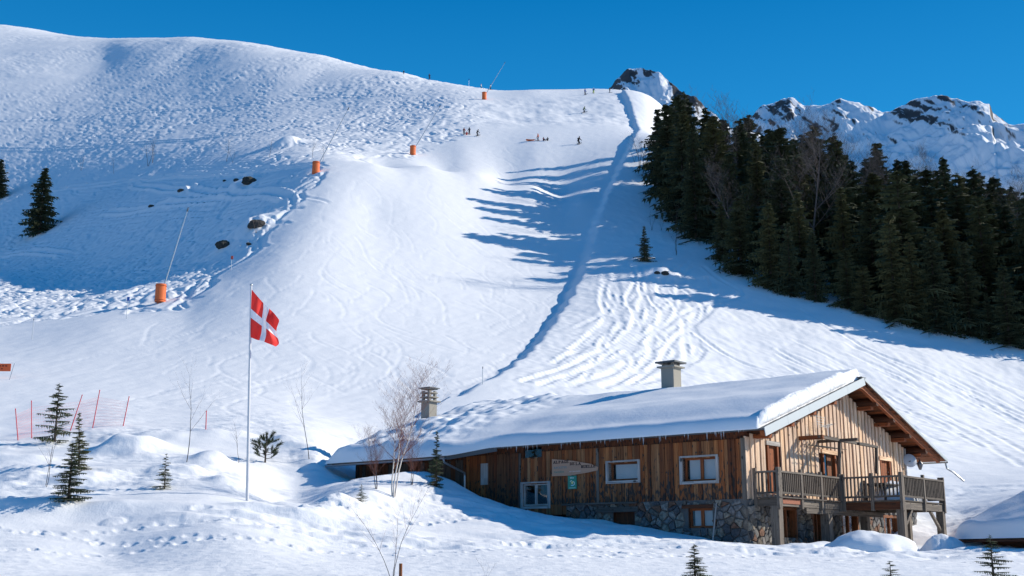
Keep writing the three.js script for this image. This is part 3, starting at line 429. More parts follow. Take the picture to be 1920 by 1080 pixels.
// windows
function windowL(r, frameM, sashM, depth, nPane, pale, name = 'window', label) {
  const w = new THREE.Group(); w.name = name; if (label) w.userData.label = label; chalet.add(w); const t = .11, zf = .05;
  if (frameM) { box(w, 'frame', frameM, r.x0 - t, r.x0, r.y0 - t, r.y1 + t * .6, -.3, zf); box(w, 'frame', frameM, r.x1, r.x1 + t, r.y0 - t, r.y1 + t * .6, -.3, zf); box(w, 'frame', frameM, r.x0, r.x1, r.y1, r.y1 + t * .6, -.3, zf); box(w, 'sill', frameM, r.x0 - .002, r.x1 + .002, r.y0 - t, r.y0, -.3, zf + .03); }
  const zb = -depth, s = .085, N = nPane; box(w, 'sash', sashM, r.x0, r.x1, r.y1 - s, r.y1, zb - .06, zb); box(w, 'sash', sashM, r.x0, r.x1, r.y0, r.y0 + s, zb - .06, zb); for (let k = 0; k <= N; k++) { const c = lerp(r.x0, r.x1, k / N), hw = k === 0 || k === N ? s : s * .75, c0 = k === 0 ? c : k === N ? c - s : c - hw, c1 = k === 0 ? c + s : k === N ? c : c + hw; box(w, 'sash', sashM, c0, c1, r.y0 + s, r.y1 - s, zb - .06, zb + .004); }
  for (let k = 0; k < N; k++) box(w, 'pane', glass, lerp(r.x0, r.x1, k / N) + .05, lerp(r.x0, r.x1, (k + 1) / N) - .05, r.y0 + .05, r.y1 - .05, zb - .034, zb - .03);
  if (pale) for (let k = 0; k < N; k++) { const a = lerp(r.x0, r.x1, k / N), b = lerp(r.x0, r.x1, (k + 1) / N); box(w, 'curtain', pale, a + (k % 2 ? .02 : .14), b - (k % 2 ? .14 : .02), r.y0 + .02, r.y1 - .02, zb - .16, zb - .14); } return w;
}
windowL(winL[0], W.pale, W.brown, .22, 1, curtain); windowL(winL[1], W.pale, W.orange, .22, 2, curtain); windowL(winLow, W.pale, W.pale, .03, 2, null, 'window', 'pale wooden two pane window low on the long wall'); windowL(stoneWin, null, W.orange, .16, 2, curtain, 'window', 'small orange framed window in the stone base');
box(chalet, 'window', glass, winDark.x0, winDark.x1, winDark.y0, winDark.y1, -.124, -.12); box(chalet, 'window_frame', W.brownDark, winDark.x0, winDark.x1, winDark.y0 - .06, winDark.y0, -.08, .0);
box(chalet, 'shutter', W.pale, winShut.x0, winShut.x1, winShut.y0, winShut.y1, -.02, .03, 'pale grey shutter');
box(chalet, 'door', W.brownDark, stoneDoor.x0, stoneDoor.x1, stoneDoor.y0 - .4, stoneDoor.y1, -.3, -.2, 'dark cellar door in the stone base');
const boxG = (parent, name, mat, z0, z1, y0, y1, x0, x1, label) => box(parent, name, mat, x0, x1, y0, y1, z0, z1, label);
doorG.forEach((r, i) => {
  const g = new THREE.Group(); g.name = i === 2 ? 'window' : 'door'; chalet.add(g); const t = .1; boxG(g, 'frame', W.orange, r.z0 - .02, r.z0 + t, r.y0, r.y1, -.3, .03); boxG(g, 'frame', W.orange, r.z1 - t, r.z1 + .02, r.y0, r.y1, -.3, .03); boxG(g, 'lintel', i === 0 ? W.pale : W.gable[3], r.z0 - .12, r.z1 + .12, r.y1, r.y1 + .17, -.1, .06);
  if (i === 1) { boxG(g, 'leaf', W.brown, r.z0 + t, (r.z0 + r.z1) / 2, r.y0, r.y1, -.14, -.1); boxG(g, 'pane', glass, (r.z0 + r.z1) / 2, r.z1 - t, r.y0, r.y1, -.13, -.126); } else { const n = 3; for (let k = 0; k < n; k++) boxG(g, 'door_board', W.orange, lerp(r.z0 + t, r.z1 - t, k / n) + .004, lerp(r.z0 + t, r.z1 - t, (k + 1) / n) - .004, r.y0, r.y1, -.12, -.08); part('handle', new THREE.SphereGeometry(.035, 8, 6).translate(-.05, r.y0 + 1, r.z0 + t + .1), darkMetal, g); }
});
lowG.forEach((r, i) => {
  const g = new THREE.Group(); g.name = i % 2 ? 'door' : 'window'; chalet.add(g); const t = .13; boxG(g, 'frame', W.brown, r.z0, r.z0 + t, r.y0, r.y1, -.24, .02); boxG(g, 'frame', W.brown, r.z1 - t, r.z1, r.y0, r.y1, -.24, .02); boxG(g, 'frame', W.brown, r.z0 + t, r.z1 - t, r.y1 - t, r.y1, -.24, .015); boxG(g, 'mullion', W.brown, (r.z0 + r.z1) / 2 - .05, (r.z0 + r.z1) / 2 + .05, r.y0, r.y1 - t, -.16, -.06);
  boxG(g, 'pane', glass, r.z0 + t, r.z1 - t, r.y0 + .05, r.y1 - t, -.13, -.126);
});
// roof: sheet, soffit boards, purlins, rakes
const roof = new THREE.Group(); roof.name = 'roof'; chalet.add(roof);
function slab(x0, x1, za, zb, dy, th, mat, name, parent = roof, eaveLong) { const y0 = roofY(za) + dy, y1 = roofY(zb) + dy, g = new THREE.BoxGeometry(1, 1, 1), p = g.attributes.position; for (let i = 0; i < p.count; i++) { const X = p.getX(i) > 0 ? x1 : x0, k = p.getZ(i) > 0, top = p.getY(i) > 0; p.setXYZ(i, X, (k ? y1 : y0) - (top ? 0 : th), k ? zb : za); } g.computeVertexNormals(); return part(name, uvMetres(g), mat, parent); }
slab(-13.9, XG, RZ, EZ, 0, .07, darkMetal, 'roof_sheet'); slab(XE - .3, -13.9, RZ, EZ2, 0, .07, darkMetal, 'roof_sheet'); slab(XE - .3, XG, -19.1, RZ, 0, .07, metal, 'roof_sheet');
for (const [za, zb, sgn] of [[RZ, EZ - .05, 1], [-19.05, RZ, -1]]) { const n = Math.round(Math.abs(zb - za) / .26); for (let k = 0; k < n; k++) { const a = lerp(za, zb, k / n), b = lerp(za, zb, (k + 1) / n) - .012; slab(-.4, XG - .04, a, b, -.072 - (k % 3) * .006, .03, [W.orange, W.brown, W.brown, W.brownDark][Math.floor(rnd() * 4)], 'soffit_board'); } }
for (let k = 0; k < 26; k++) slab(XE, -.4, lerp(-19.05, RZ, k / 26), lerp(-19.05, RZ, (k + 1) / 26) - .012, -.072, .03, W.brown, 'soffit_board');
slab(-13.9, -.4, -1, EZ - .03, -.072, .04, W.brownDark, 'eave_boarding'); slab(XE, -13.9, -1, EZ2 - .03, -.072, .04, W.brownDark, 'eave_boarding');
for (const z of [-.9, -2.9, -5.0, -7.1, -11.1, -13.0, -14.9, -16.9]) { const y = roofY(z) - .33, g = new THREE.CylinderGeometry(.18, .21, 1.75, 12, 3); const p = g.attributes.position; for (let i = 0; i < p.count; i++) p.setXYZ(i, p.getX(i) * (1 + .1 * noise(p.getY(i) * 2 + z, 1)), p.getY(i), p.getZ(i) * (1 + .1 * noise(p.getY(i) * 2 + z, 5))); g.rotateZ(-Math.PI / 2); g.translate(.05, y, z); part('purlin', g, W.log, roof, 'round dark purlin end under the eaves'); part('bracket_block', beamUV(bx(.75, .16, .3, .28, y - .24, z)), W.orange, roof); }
part('purlin', beamUV(bx(1.2, .32, .26, .35, RY - .3, RZ)), W.brown, roof);
part('rafter', beamUV(bar(V(.86, RY - .32, RZ - .15), V(.86, roofY(-18.6) - .22, -18.6), .16, .24)), W.orange, roof); part('rafter', beamUV(bar(V(.86, RY - .32, RZ + .15), V(.86, roofY(.2) - .22, .2), .16, .24)), W.orange, roof);
for (let k = 0; k < 5; k++) { const a = lerp(RZ, EZ + .02, k / 5), b = lerp(RZ, EZ + .02, (k + 1) / 5); part('fascia', bar(V(XG + .02, roofY(a) - .13, a), V(XG + .02, roofY(b) - .13, b - .012), .03, .34), metal, roof); }
part('ridge_cap', bx(.9, .05, .5, XG - .45, RY + .03, RZ), darkMetal, roof);
part('verge', bar(V(XG + .02, RY - .04, RZ), V(XG + .02, roofY(-19.15) - .04, -19.15), .05, .13), metal, roof);
{ // gutters and pipes
  const gut = (x0, x1, y, z, r) => { const s = new THREE.CylinderGeometry(r, r, x1 - x0, 12, 1, true, 0, Math.PI); s.rotateZ(Math.PI / 2); s.rotateX(0); s.translate((x0 + x1) / 2, y, z); return s; };
  const dbl = std(lin(.3, .31, .32), .45, { metalness: .6, side: THREE.DoubleSide }); const mk = (x0, x1, y, z) => { const pts = []; for (let k = 0; k <= 8; k++) { const a = Math.PI * k / 8; pts.push([z + Math.cos(a) * .075, y - Math.sin(a) * .075]); } const P = [], I = []; pts.forEach(q => P.push(x0, q[1], q[0], x1, q[1], q[0])); for (let k = 0; k < 8; k++) I.push(2 * k, 2 * k + 1, 2 * k + 2, 2 * k + 1, 2 * k + 3, 2 * k + 2); const g = new THREE.BufferGeometry(); g.setAttribute('position', new THREE.Float32BufferAttribute(P, 3)); g.setIndex(I); g.computeVertexNormals(); return g; };
  const ye = roofY(-19.1) - .1, y2 = roofY(EZ2) - .1; part('gutter', mk(XE, XG, ye, -19.2), dbl, roof); part('gutter', mk(XE - .3, -13.9, y2, EZ2 + .08), dbl, roof);
  const tube = pts => new THREE.TubeGeometry(new THREE.CatmullRomCurve3(pts, false, 'catmullrom', .1), 24, .05, 8); part('downpipe', tube([V(XG - .1, ye - .05, -19.2), V(XG - .05, ye - .35, -19.22), V(XG + .15, ye - .5, -19.4), V(XG + .5, ye - .95, -19.9)]), zinc, roof, 'loose end of the downpipe at the far eave');
  part('downpipe', tube([V(-14.0, y2 - .04, EZ2 + .08), V(-14.02, y2 - .2, EZ2 + .02), V(-14.05, y2 - .6, .16), V(-14.05, y2 - .8, .14), V(-14.05, 1.2, .14)]), zinc, roof);
  part('eave_fascia', beamUV(bar(V(-11.9, roofY(EZ) - .09, EZ + .01), V(-13.9, roofY(EZ2) - .1, EZ2 + .01), .04, .2)), darkMetal, roof); { const t = new THREE.BufferGeometry(), ya = roofY(EZ), yb = roofY(EZ2), q = [[-11.9, ya, EZ], [-13.9, ya, EZ], [-13.9, yb, EZ2]], P = [...q, ...q.map(p => [p[0], p[1] - .09, p[2]])].flat(); t.setAttribute('position', new THREE.Float32BufferAttribute(P, 3)); t.setIndex([0, 1, 2, 3, 5, 4, 0, 2, 5, 0, 5, 3]); const g = t.toNonIndexed(); g.computeVertexNormals(); part('roof_sheet', g, darkMetal, roof); }
}
// chimneys
function chimney(px, py, z, w, h, ven) {
  const [lx] = (() => { const P = (() => { const [a, e] = ae(px, py); let best; for (let d = 40; d < 80; d += .02) { const [, lz] = toHouse(a * d, -d); if (best === undefined || Math.abs(lz - z) < best[0]) best = [Math.abs(lz - z), d]; } return [a * best[1], -best[1]]; })(); return toHouse(...P); })();
  const c = new THREE.Group(); c.name = 'chimney'; roof.add(c); c.position.set(lx, 0, z); const y0 = roofY(z) - .4; const yt = y0 + h;
  part('stack', bx(w, h, w, 0, y0 + h / 2, 0), concrete, c); part('slab', bx(w + .3, .07, w + .3, 0, yt + .035, 0), concrete, c);
  if (ven) { for (const [q, s] of [[.07, 1.0], [.3, .92], [.5, .9]]) part('vent_slab', bx((w + .12) * s, .06, (w + .12) * s, 0, yt + q + .19, 0), concrete, c); for (const i of [-1, 1]) for (const k of [-1, 1]) part('vent_post', bx(.13, .52, .13, i * w * .36, yt + .33, k * w * .36), concrete, c); part('cap', bx(w + .22, .05, w + .22, 0, yt + .74, 0), darkMetal, c); }
  else { for (const i of [-1, 1]) for (const k of [-1, 1]) part('vent_post', bx(.1, .16, .1, i * w * .38, yt + .15, k * w * .38), concrete, c); part('cap', bx(w + .42, .08, w + .42, 0, yt + .27, 0), darkMetal, c); }
  return c;
}
chimney(1259, 728, -9.6, .72, 1.95, false); chimney(804, 780, -4.4, .58, 2.05, true);
// balcony: shallow along the gable, then stepping out
const bal = new THREE.Group(); bal.name = 'balcony'; chalet.add(bal);
{
  const RT = 3.02, DK = 2.02, o1 = 1.05, o2 = 3.6, za = -.55, zm = -6.2, zb = -11.0;
  const post = (x, z, y0 = 1.62, y1 = RT + .12) => part('post', beamUV(bx(.12, y1 - y0, .12, x, (y0 + y1) / 2, z)), W.greyLight, bal);
  const rail = (x0, z0, x1, z1, bays) => {
    const A = V(x0, RT - .04, z0), B = V(x1, RT - .04, z1); part('handrail', beamUV(bar(A, B, .13, .07)), W.greyLight, bal); part('bottom_rail', beamUV(bar(A.clone().setY(DK + .17), B.clone().setY(DK + .17), .06, .08)), W.grey, bal);
    const L = A.distanceTo(B), n = Math.round(L / .165); for (let k = 1; k < n; k++) { const q = A.clone().lerp(B, k / n); part('baluster', beamUV(bx(.055, RT - DK - .22, .055, q.x, (RT + DK + .1) / 2, q.z)), W.grey, bal); }
    for (let k = 0; k <= bays; k++) { const q = A.clone().lerp(B, k / bays); if (k < bays || true) post(q.x, q.z); }
  };
  rail(.1, za, o1, za, 1); rail(o1, za - .13, o1, zm + .1, 3); rail(o1 + .13, zm, o2, zm, 2); rail(o2, zm - .13, o2, zb, 2); rail(o2 - .13, zb, .12, zb, 2);
  for (let k = 0; k < 6; k++) part('deck_board', beamUV(bx(.165, .045, za - zm + .1, .1 + k * .175 + .08, DK, (za + zm) / 2)), W.grey, bal);
  for (let k = 0; k < 20; k++) part('deck_board', beamUV(bx(.165, .045, zm - zb + .1, .1 + k * .175 + .08, DK - .002, (zm + zb) / 2 - .06)), W.grey, bal);
  const beam = (a, b, w, h, m = W.grey) => part('beam', beamUV(bar(a, b, w, h)), m, bal);
  beam(V(.03, 1.84, za - .1), V(o1, 1.84, za - .1), .16, .28); beam(V(o1 - .12, 1.84, za - .2), V(o1 - .12, 1.84, zm), .16, .28, W.greyLight); beam(V(.03, 1.82, zm - .1), V(o2, 1.82, zm - .1), .18, .3, W.brownDark); beam(V(o2 - .12, 1.82, zm - .2), V(o2 - .12, 1.82, zb), .16, .28, W.greyLight); beam(V(.03, 1.82, zb + .1), V(o2 - .2, 1.82, zb + .1), .16, .28); for (let k = 1; k < 5; k++) beam(V(.03, 1.88, lerp(zm, zb, k / 5)), V(o2 - .21, 1.88, lerp(zm, zb, k / 5)), .12, .18, W.brownDark);
  beam(V(o1 - .15, 1.58, -3.0), V(o1 - .15, 1.58, zb + .3), .2, .2);
  part('threshold', bx(.03, .18, 1.6, o1 - .02, 1.88, -1.7), std(lin(.32, .12, .07), .9, { bumpMap: stoneTex, bumpScale: .01 }), bal, 'faded red board under the railing');
  const leg = (x, z, w, top = 1.7) => part('support', beamUV(bx(w, top + .5, w, x, top / 2 - .25, z)), W.greyLight, bal);
  leg(o1 - .2, za - .18, .34); leg(o1 - .15, -5.0, .36, 1.48); leg(o1 - .15, -8.9, .3, 1.48); leg(o2 - .14, zm - .22, .3, 1.68); leg(o2 - .14, zb + .12, .3, 1.68); leg(2.0, zb + .1, .26, 1.68);
  part('brace', beamUV(bar(V(o2 - .13, .95, zm - .4), V(o2 - .13, 1.68, zm - 1.3), .1, .12)), W.greyLight, bal); part('brace', beamUV(bar(V(o2 - .13, .9, zb + .3), V(o2 - .13, 1.68, zb + 1.4), .1, .12)), W.greyLight, bal);
}
// porch frame over the balcony door
{
  const g = new THREE.Group(); g.name = 'porch_frame'; chalet.add(g); const P = (px, py, o) => { const [z, y] = GPT(px, py, o); return V(o, y, z); };
  part('post', beamUV(bar(P(1574, 892, .95), P(1574, 828, .95), .11, .11, V(1, 0, 0))), W.grey, g); part('post', beamUV(bar(P(1644, 888, 1.6), P(1643, 838, 1.6), .11, .11, V(1, 0, 0))), W.grey, g);
  const zc = P(1574, 828, .95).z, yb = P(1574, 828, .95).y; part('beam', beamUV(bar(V(.0, yb + .05, zc + 1.9), V(1.1, yb + .05, zc + 1.9), .16, .16)), W.brown, g); part('beam', beamUV(bar(V(.95, yb + .06, zc + 2.0), V(.95, yb + .06, zc - 3.1), .12, .12)), W.grey, g); part('beam', beamUV(bar(V(.0, yb + .05, zc), V(1.75, yb + .05, zc), .12, .12)), W.grey, g); part('beam', beamUV(bar(V(1.6, yb - .1, zc - .4), V(1.6, yb - .1, P(1643, 838, 1.6).z - .1), .12, .1)), W.greyDark, g);
  for (let k = 0; k < 5; k++) part('slat', beamUV(bx(.95, .035, .07, .5, yb + .14, zc + 1.5 - k * .32)), W.greyDark, g); for (let k = 0; k < 4; k++) part('lattice_bar', bx(.025, .025, 2.5, .1 + k * .26, yb - .18 - k * .035, zc + .4), W.greyDark, g);
}
box(chalet, 'corner_post', W.pale, -.02, .05, PB, roofY(ZW) - .4, ZW - .06, ZW + .08);
shadows(chalet);
// ---------- snow on the roofs ----------
const rough = std(lin(.9, .91, .93), .85, { bumpMap: snowBump, bumpScale: .03 });
{
  const g = thing('roof_snow', 'thick blanket of snow lying on the near slope of the chalet roof', 'roof snow', [HC.x, 0, HC.z], -HT);
  const x0 = XE - .35, x1 = XG - .22, NX = 420, NZ = 90, P = [], U = [], I = [];
  const eave = x => lerp(EZ, EZ2, ss(-11.9, -13.9, x)) + .12 + .06 * noise(x * .8, 3);
  for (let i = 0; i <= NX; i++) for (let j = 0; j <= NZ; j++) {
    const x = lerp(x0, x1, i / NX), ez = eave(x), q = j / NZ, top = RZ - .35; let z = lerp(top, ez, Math.pow(q, .92)); const dx1 = x1 - x, dx0 = x - x0, de = ez - z, dr = z - top;
    const left = ss(-13, -16, x);
    let t = .50 + .10 * noise(x * .22, z * .3) + .05 * noise(x * .7 + 9, z * .8) + .22 * left;
    t += .16 * ss(.35, .6, q) * (1 - ss(.66, .84, q)) - .06 * ss(.8, .9, q);              // the creeping bulge above the eave
    t += left * (.2 * fbm(x * .6, z * .6, 3) + .1 * noise(x * 1.9, z * 1.9)) + left * .12 * Math.abs(noise(x * 1.1, z * .9));
    const rn = (d, r) => Math.sqrt(clamp(1 - (1 - clamp(d / r)) ** 2)); 
    t *= rn(dx1, .12) * rn(dx0 + .02, .9) * rn(de + .01, .5) * ss(-.05, .6, dr + .05);
    if (left > 0) { const slip = ss(.75, .25, de + .3 * noise(x * .5, 7)) * left; t *= 1 - .5 * slip * ss(-.25, .3, noise(x * .7, z * .4)); }           // slid off the lowest slates here and there
    P.push(x + .07 * noise(z * 3, x) * (dx1 < .3 ? 1 : 0), roofY(z) + .012 + t, z); U.push(x / 6, z / 6);
  }
  const n0 = P.length / 3; const bot = []; for (let i = 0; i <= NX; i++) for (let j = 0; j <= NZ; j++) I.push();
  for (let i = 0; i < NX; i++) for (let j = 0; j < NZ; j++) { const a = i * (NZ + 1) + j, b = a + 1, c = a + NZ + 1, d = c + 1; I.push(a, b, c, b, d, c); }
  // skirts close the blanket against the sheet
  const rim = []; for (let j = 0; j <= NZ; j++) rim.push(NX * (NZ + 1) + j); const add = k => { P.push(P[k * 3], roofY(P[k * 3 + 2]) + .01, P[k * 3 + 2]); U.push(U[k * 2], U[k * 2 + 1] + .1); return P.length / 3 - 1; };
  for (const R of [rim, Array.from({ length: NX + 1 }, (_, i) => i * (NZ + 1) + NZ)]) { let pa = add(R[0]); for (let k = 1; k < R.length; k++) { const pb = add(R[k]); I.push(R[k - 1], pa, R[k], R[k], pa, pb); pa = pb; } }
  const geo = new THREE.BufferGeometry(); geo.setAttribute('position', new THREE.Float32BufferAttribute(P, 3)); geo.setAttribute('uv', new THREE.Float32BufferAttribute(U, 2)); geo.setIndex(I); geo.computeVertexNormals(); part('blanket', geo, M.snow, g);
  // broken edge along the gable: granular face, standing a little proud
  { const Q = [], J = [], UU = [], n = 150, m = 9; for (let k = 0; k <= n; k++) for (let l = 0; l <= m; l++) { const z = lerp(RZ + 1.2, EZ + .1, k / n), f = l / m, e = Math.min(1, k / 10, (n - k) / 14), th = (.62 + .08 * noise(z * 1.2, 2)) * Math.sqrt(e) + .02, ang = Math.PI * f; Q.push(x1 - .12 + Math.sin(ang) * (.24 + .05 * noise(z * 5, f * 4) + .06 * noise(z * 11, f * 9)) * Math.sqrt(e), roofY(z) + .015 + (1 - Math.cos(ang)) * .5 * th + .03 * noise(z * 8, f * 7), z); UU.push(z / 6, f / 6); } for (let k = 0; k < n; k++) for (let l = 0; l < m; l++) { const a = k * (m + 1) + l; J.push(a, a + 1, a + m + 1, a + 1, a + m + 2, a + m + 1); } const gg = new THREE.BufferGeometry(); gg.setAttribute('position', new THREE.Float32BufferAttribute(Q, 3)); gg.setAttribute('uv', new THREE.Float32BufferAttribute(UU, 2)); gg.setIndex(J); gg.computeVertexNormals(); part('broken_edge', gg, rough, g); }
  const ice = new THREE.MeshPhysicalMaterial({ color: lin(.85, .9, .95), roughness: .15, transmission: .7, thickness: .02, ior: 1.31 }), r = RNG(3), ig = new THREE.ConeGeometry(.022, 1, 6).rotateX(Math.PI).translate(0, -.5, 0);
  for (let k = 0; k < 60; k++) { const x = -12.4 + r() * 13.2, l = .06 + r() * r() * .38, m = part('icicle', ig, ice, g); m.position.set(x, roofY(EZ) + .01, eave(x) - .05); m.scale.set(1 + r() * .6, l, 1 + r() * .6); }
  const sl = std(lin(.06, .065, .075), .8); for (let k = 0; k < 13; k++) { const x = -14.6 - k * .58 - r() * .2; const m = part('slate', bx(.32 + r() * .2, .02, .5, 0, 0, 0, .3, (r() - .5) * .5, (r() - .5) * .1), sl, roof); m.position.set(x, roofY(EZ2 - .3) + .07, EZ2 - .28 - r() * .5); }
}
// ---------- fixtures on the chalet ----------
function canvasTex(w, h, draw) { const c = document.createElement('canvas'); c.width = w; c.height = h; draw(c.getContext('2d'), w, h); const t = new THREE.CanvasTexture(c); t.colorSpace = THREE.SRGBColorSpace; t.magFilter = THREE.LinearFilter; t.needsUpdate = true; return t; }
{
  const A = LPT(1037, 861), B = LPT(1037, 893), T = LPT(1123, 876), T2 = LPT(1122, 882), C1 = LPT(1075, 864), C2 = LPT(1110, 870), D1 = LPT(1070, 892), D2 = LPT(1105, 886);
  const t = canvasTex(1024, 384, (c, w, h) => {
    c.fillStyle = '#bb9278'; c.fillRect(0, 0, w, h); for (let i = 0; i < 260; i++) { const k = RNG(i); c.fillStyle = k() < .5 ? 'rgba(120,95,84,.10)' : 'rgba(205,180,165,.10)'; c.fillRect(k() * w, k() * h, 120 + k() * 300, 1 + k() * 3); }
    c.fillStyle = '#1a1418'; c.font = 'bold 80px serif'; const put = (s, x, y, dx) => { c.lineWidth = 5; c.strokeStyle = '#1a1418'; for (const ch of s) { c.fillText(ch, x, y); c.strokeText(ch, x, y); x += dx; } }; put('ALPAGE', 26, 104, 60); put('DE', 400, 158, 60); put('LA', 532, 164, 62); put('RUELLE', 652, 232, 54);
    c.fillStyle = '#3f7d84'; c.font = 'bold 56px serif'; c.fillText('RACLETTE', 40, 216); c.fillStyle = '#3c7f72'; c.fillText('Fartiflette'.slice(0, 9), 40, 312); c.fillStyle = '#e2d6d2'; c.font = 'italic 34px serif'; c.fillText('sur réservation', 392, 306);
  });
  const s = thing('wooden_sign', 'arrow shaped pale wooden board reading ALPAGE DE LA RUELLE on the long wall', 'sign', [HC.x, 0, HC.z], -HT);
  const sh = new THREE.Shape([A, B, D1, D2, T2, T, C2, C1].map(p => new THREE.Vector2(...p)).reverse().reverse()); const g = new THREE.ExtrudeGeometry(sh, { depth: .035, bevelEnabled: false }); const p = g.attributes.position, u = g.attributes.uv, x0 = A[0], x1 = T[0], y0 = Math.min(B[1], D1[1]), y1 = A[1]; for (let i = 0; i < p.count; i++) u.setXY(i, (p.getX(i) - x0) / (x1 - x0), (p.getY(i) - y0) / (y1 - y0)); g.translate(0, 0, .045); part('board', g, new THREE.MeshStandardMaterial({ map: t, roughness: .85 }), s);
  const r = rectL(1066, 892, 1082, 917), pt = canvasTex(256, 400, (c, w, h) => { c.fillStyle = '#2c8a72'; c.fillRect(0, 0, w, h); c.fillStyle = '#e8f2ec'; c.font = 'bold 58px sans-serif'; c.fillText('Gîte', 66, 84); c.lineWidth = 16; c.strokeStyle = '#dfeee8'; c.beginPath(); c.arc(130, 232, 66, -1.2, 2.2); c.stroke(); c.beginPath(); c.arc(112, 190, 40, 3.3, 5); c.stroke(); c.fillStyle = '#e6d68a'; c.beginPath(); c.ellipse(128, 212, 20, 48, 0, 0, 7); c.fill(); c.fillRect(92, 202, 74, 22); c.fillStyle = '#9fd0e6'; c.fillRect(92, 280, 74, 20); c.fillStyle = '#bfe0d4'; c.fillRect(30, 360, 196, 12); });
  const q = thing('plaque', 'small green plaque with a white emblem under the wooden sign', 'plaque', [HC.x, 0, HC.z], -HT); const pg = new THREE.BoxGeometry(r.x1 - r.x0, r.y1 - r.y0, .025).translate((r.x0 + r.x1) / 2, (r.y0 + r.y1) / 2, .03); part('panel', pg, std(lin(.03, .22, .16), .6), q); part('face', new THREE.PlaneGeometry(r.x1 - r.x0, r.y1 - r.y0).translate((r.x0 + r.x1) / 2, (r.y0 + r.y1) / 2, .047), new THREE.MeshStandardMaterial({ map: pt, roughness: .5 }), q);
}
{ // pole leaning on the stone base
  const a = LPT(1345, 943, .05), b = LPT(1336, 1016, .5), P = houseW(a[0], a[1], .12), Q = houseW(b[0], b[1], .5); single('leaning_pole', rod(Q, P, .035, .025, 8), W.pale, 'thin pale pole leaning against the stone base of the chalet', 'pole');
}
{ // things fixed to the far corner and the gable
  const d = thing('satellite_dish', 'grey satellite dish on the far corner of the gable wall', 'satellite dish', [HC.x, 0, HC.z], -HT); const [z, y] = GPT(1705, 863, .25); const g = new THREE.SphereGeometry(.7, 20, 8, 0, 6.283, 0, .5); g.translate(0, -.68, 0); g.rotateX(1.35); g.rotateY(.75); g.translate(.3, y, z); part('dish', g, std(lin(.5, .52, .55), .5, { side: THREE.DoubleSide }), d); part('arm', rod(V(.0, y - .1, ZW + .05), V(.35, y - .05, z + .1), .025), darkMetal, d);
  const l = thing('wall_lamp', 'hanging lantern on a bracket beside the satellite dish', 'lantern', [HC.x, 0, HC.z], -HT); const [lz, ly] = GPT(1725, 872, .5); part('bracket', rod(V(.02, ly + .25, ZW + .02), V(.5, ly + .3, lz), .022), darkMetal, l); part('lantern', new THREE.LatheGeometry([[0, -.24], [.06, -.22], [.13, -.02], [.15, .08], [.05, .2], [.02, .26], [0, .28]].map(p => new THREE.Vector2(...p)), 10).translate(.5, ly, lz), std(lin(.16, .16, .17), .4, { metalness: .5 }), l);
  const t = thing('water_tank', 'cream rounded tank standing behind the far end of the balcony', 'tank', [HC.x, 0, HC.z], -HT); const [tz] = GPT(1712, 880, -.3); const gg = new THREE.CapsuleGeometry(.62, 1.4, 6, 14).translate(-1.2, 2.3, ZW - 1.3); part('shell', gg, std(lin(.6, .55, .4), .6), t); part('valve', bx(.16, .12, .16, -1.2, 3.66, ZW - 1.3), darkMetal, t);
  const a = thing('tv_antenna', 'metal television antenna mounted above the porch frame', 'antenna', [HC.x, 0, HC.z], -HT), [az, ay] = GPT(1552, 800, .6), B = []; B.push(rod(V(.05, ay - .55, az), V(.6, ay - .45, az), .018), rod(V(.6, ay - .45, az), V(.6, ay + .1, az), .018)); part('mast', mergeGeometries(B), zinc, a); const E = []; for (let k = 0; k < 6; k++) E.push(rod(V(.42 + .07 * k, ay + .02 * k, az - .42 + .05 * k), V(.42 + .07 * k, ay + .02 * k, az + .42 - .05 * k), .009)); E.push(rod(V(.3, ay, az), V(.95, ay + .1, az), .012)); for (let k = 0; k < 4; k++) { E.push(rod(V(.3, ay + .1 + k * .11, az - .45), V(.3, ay + .1 + k * .11, az + .45), .009)); } E.push(rod(V(.3, ay - .1, az - .3), V(.3, ay + .5, az - .45), .011), rod(V(.3, ay - .1, az + .3), V(.3, ay + .5, az + .45), .011)); part('elements', mergeGeometries(E), zinc, a);
  // snow-laden table on the deep end of the balcony
  const tb = thing('balcony_table', 'dark table half buried in snow on the deep balcony', 'table', [HC.x, 0, HC.z], -HT); part('tabletop', beamUV(bx(1.0, .06, 1.7, 2.1, 2.75, -8.0)), W.greyDark, tb); for (const i of [-1, 1]) for (const k of [-1, 1]) part('leg', bx(.08, .7, .08, 2.1 + i * .4, 2.39, -8.0 + k * .7), W.greyDark, tb);
  const hp = new THREE.SphereGeometry(1, 28, 14, 0, 6.283, 0, Math.PI / 2), pp = hp.attributes.position; for (let i = 0; i < pp.count; i++) { const x = pp.getX(i), yy = pp.getY(i), zz = pp.getZ(i), k = 1 + .25 * noise(x * 2 + 5, zz * 2); pp.setXYZ(i, x * 1.0 * k + 2.3, 2.045 + yy * .85 * k, zz * 1.7 * k - 9.2); } hp.computeVertexNormals(); const ph = houseW(0, 0, 0); const sn = thing('snow_heap', 'heap of snow swept up on the deep end of the balcony', 'snow heap', [HC.x, 0, HC.z], -HT); part('heap', hp, M.snow, sn);
}
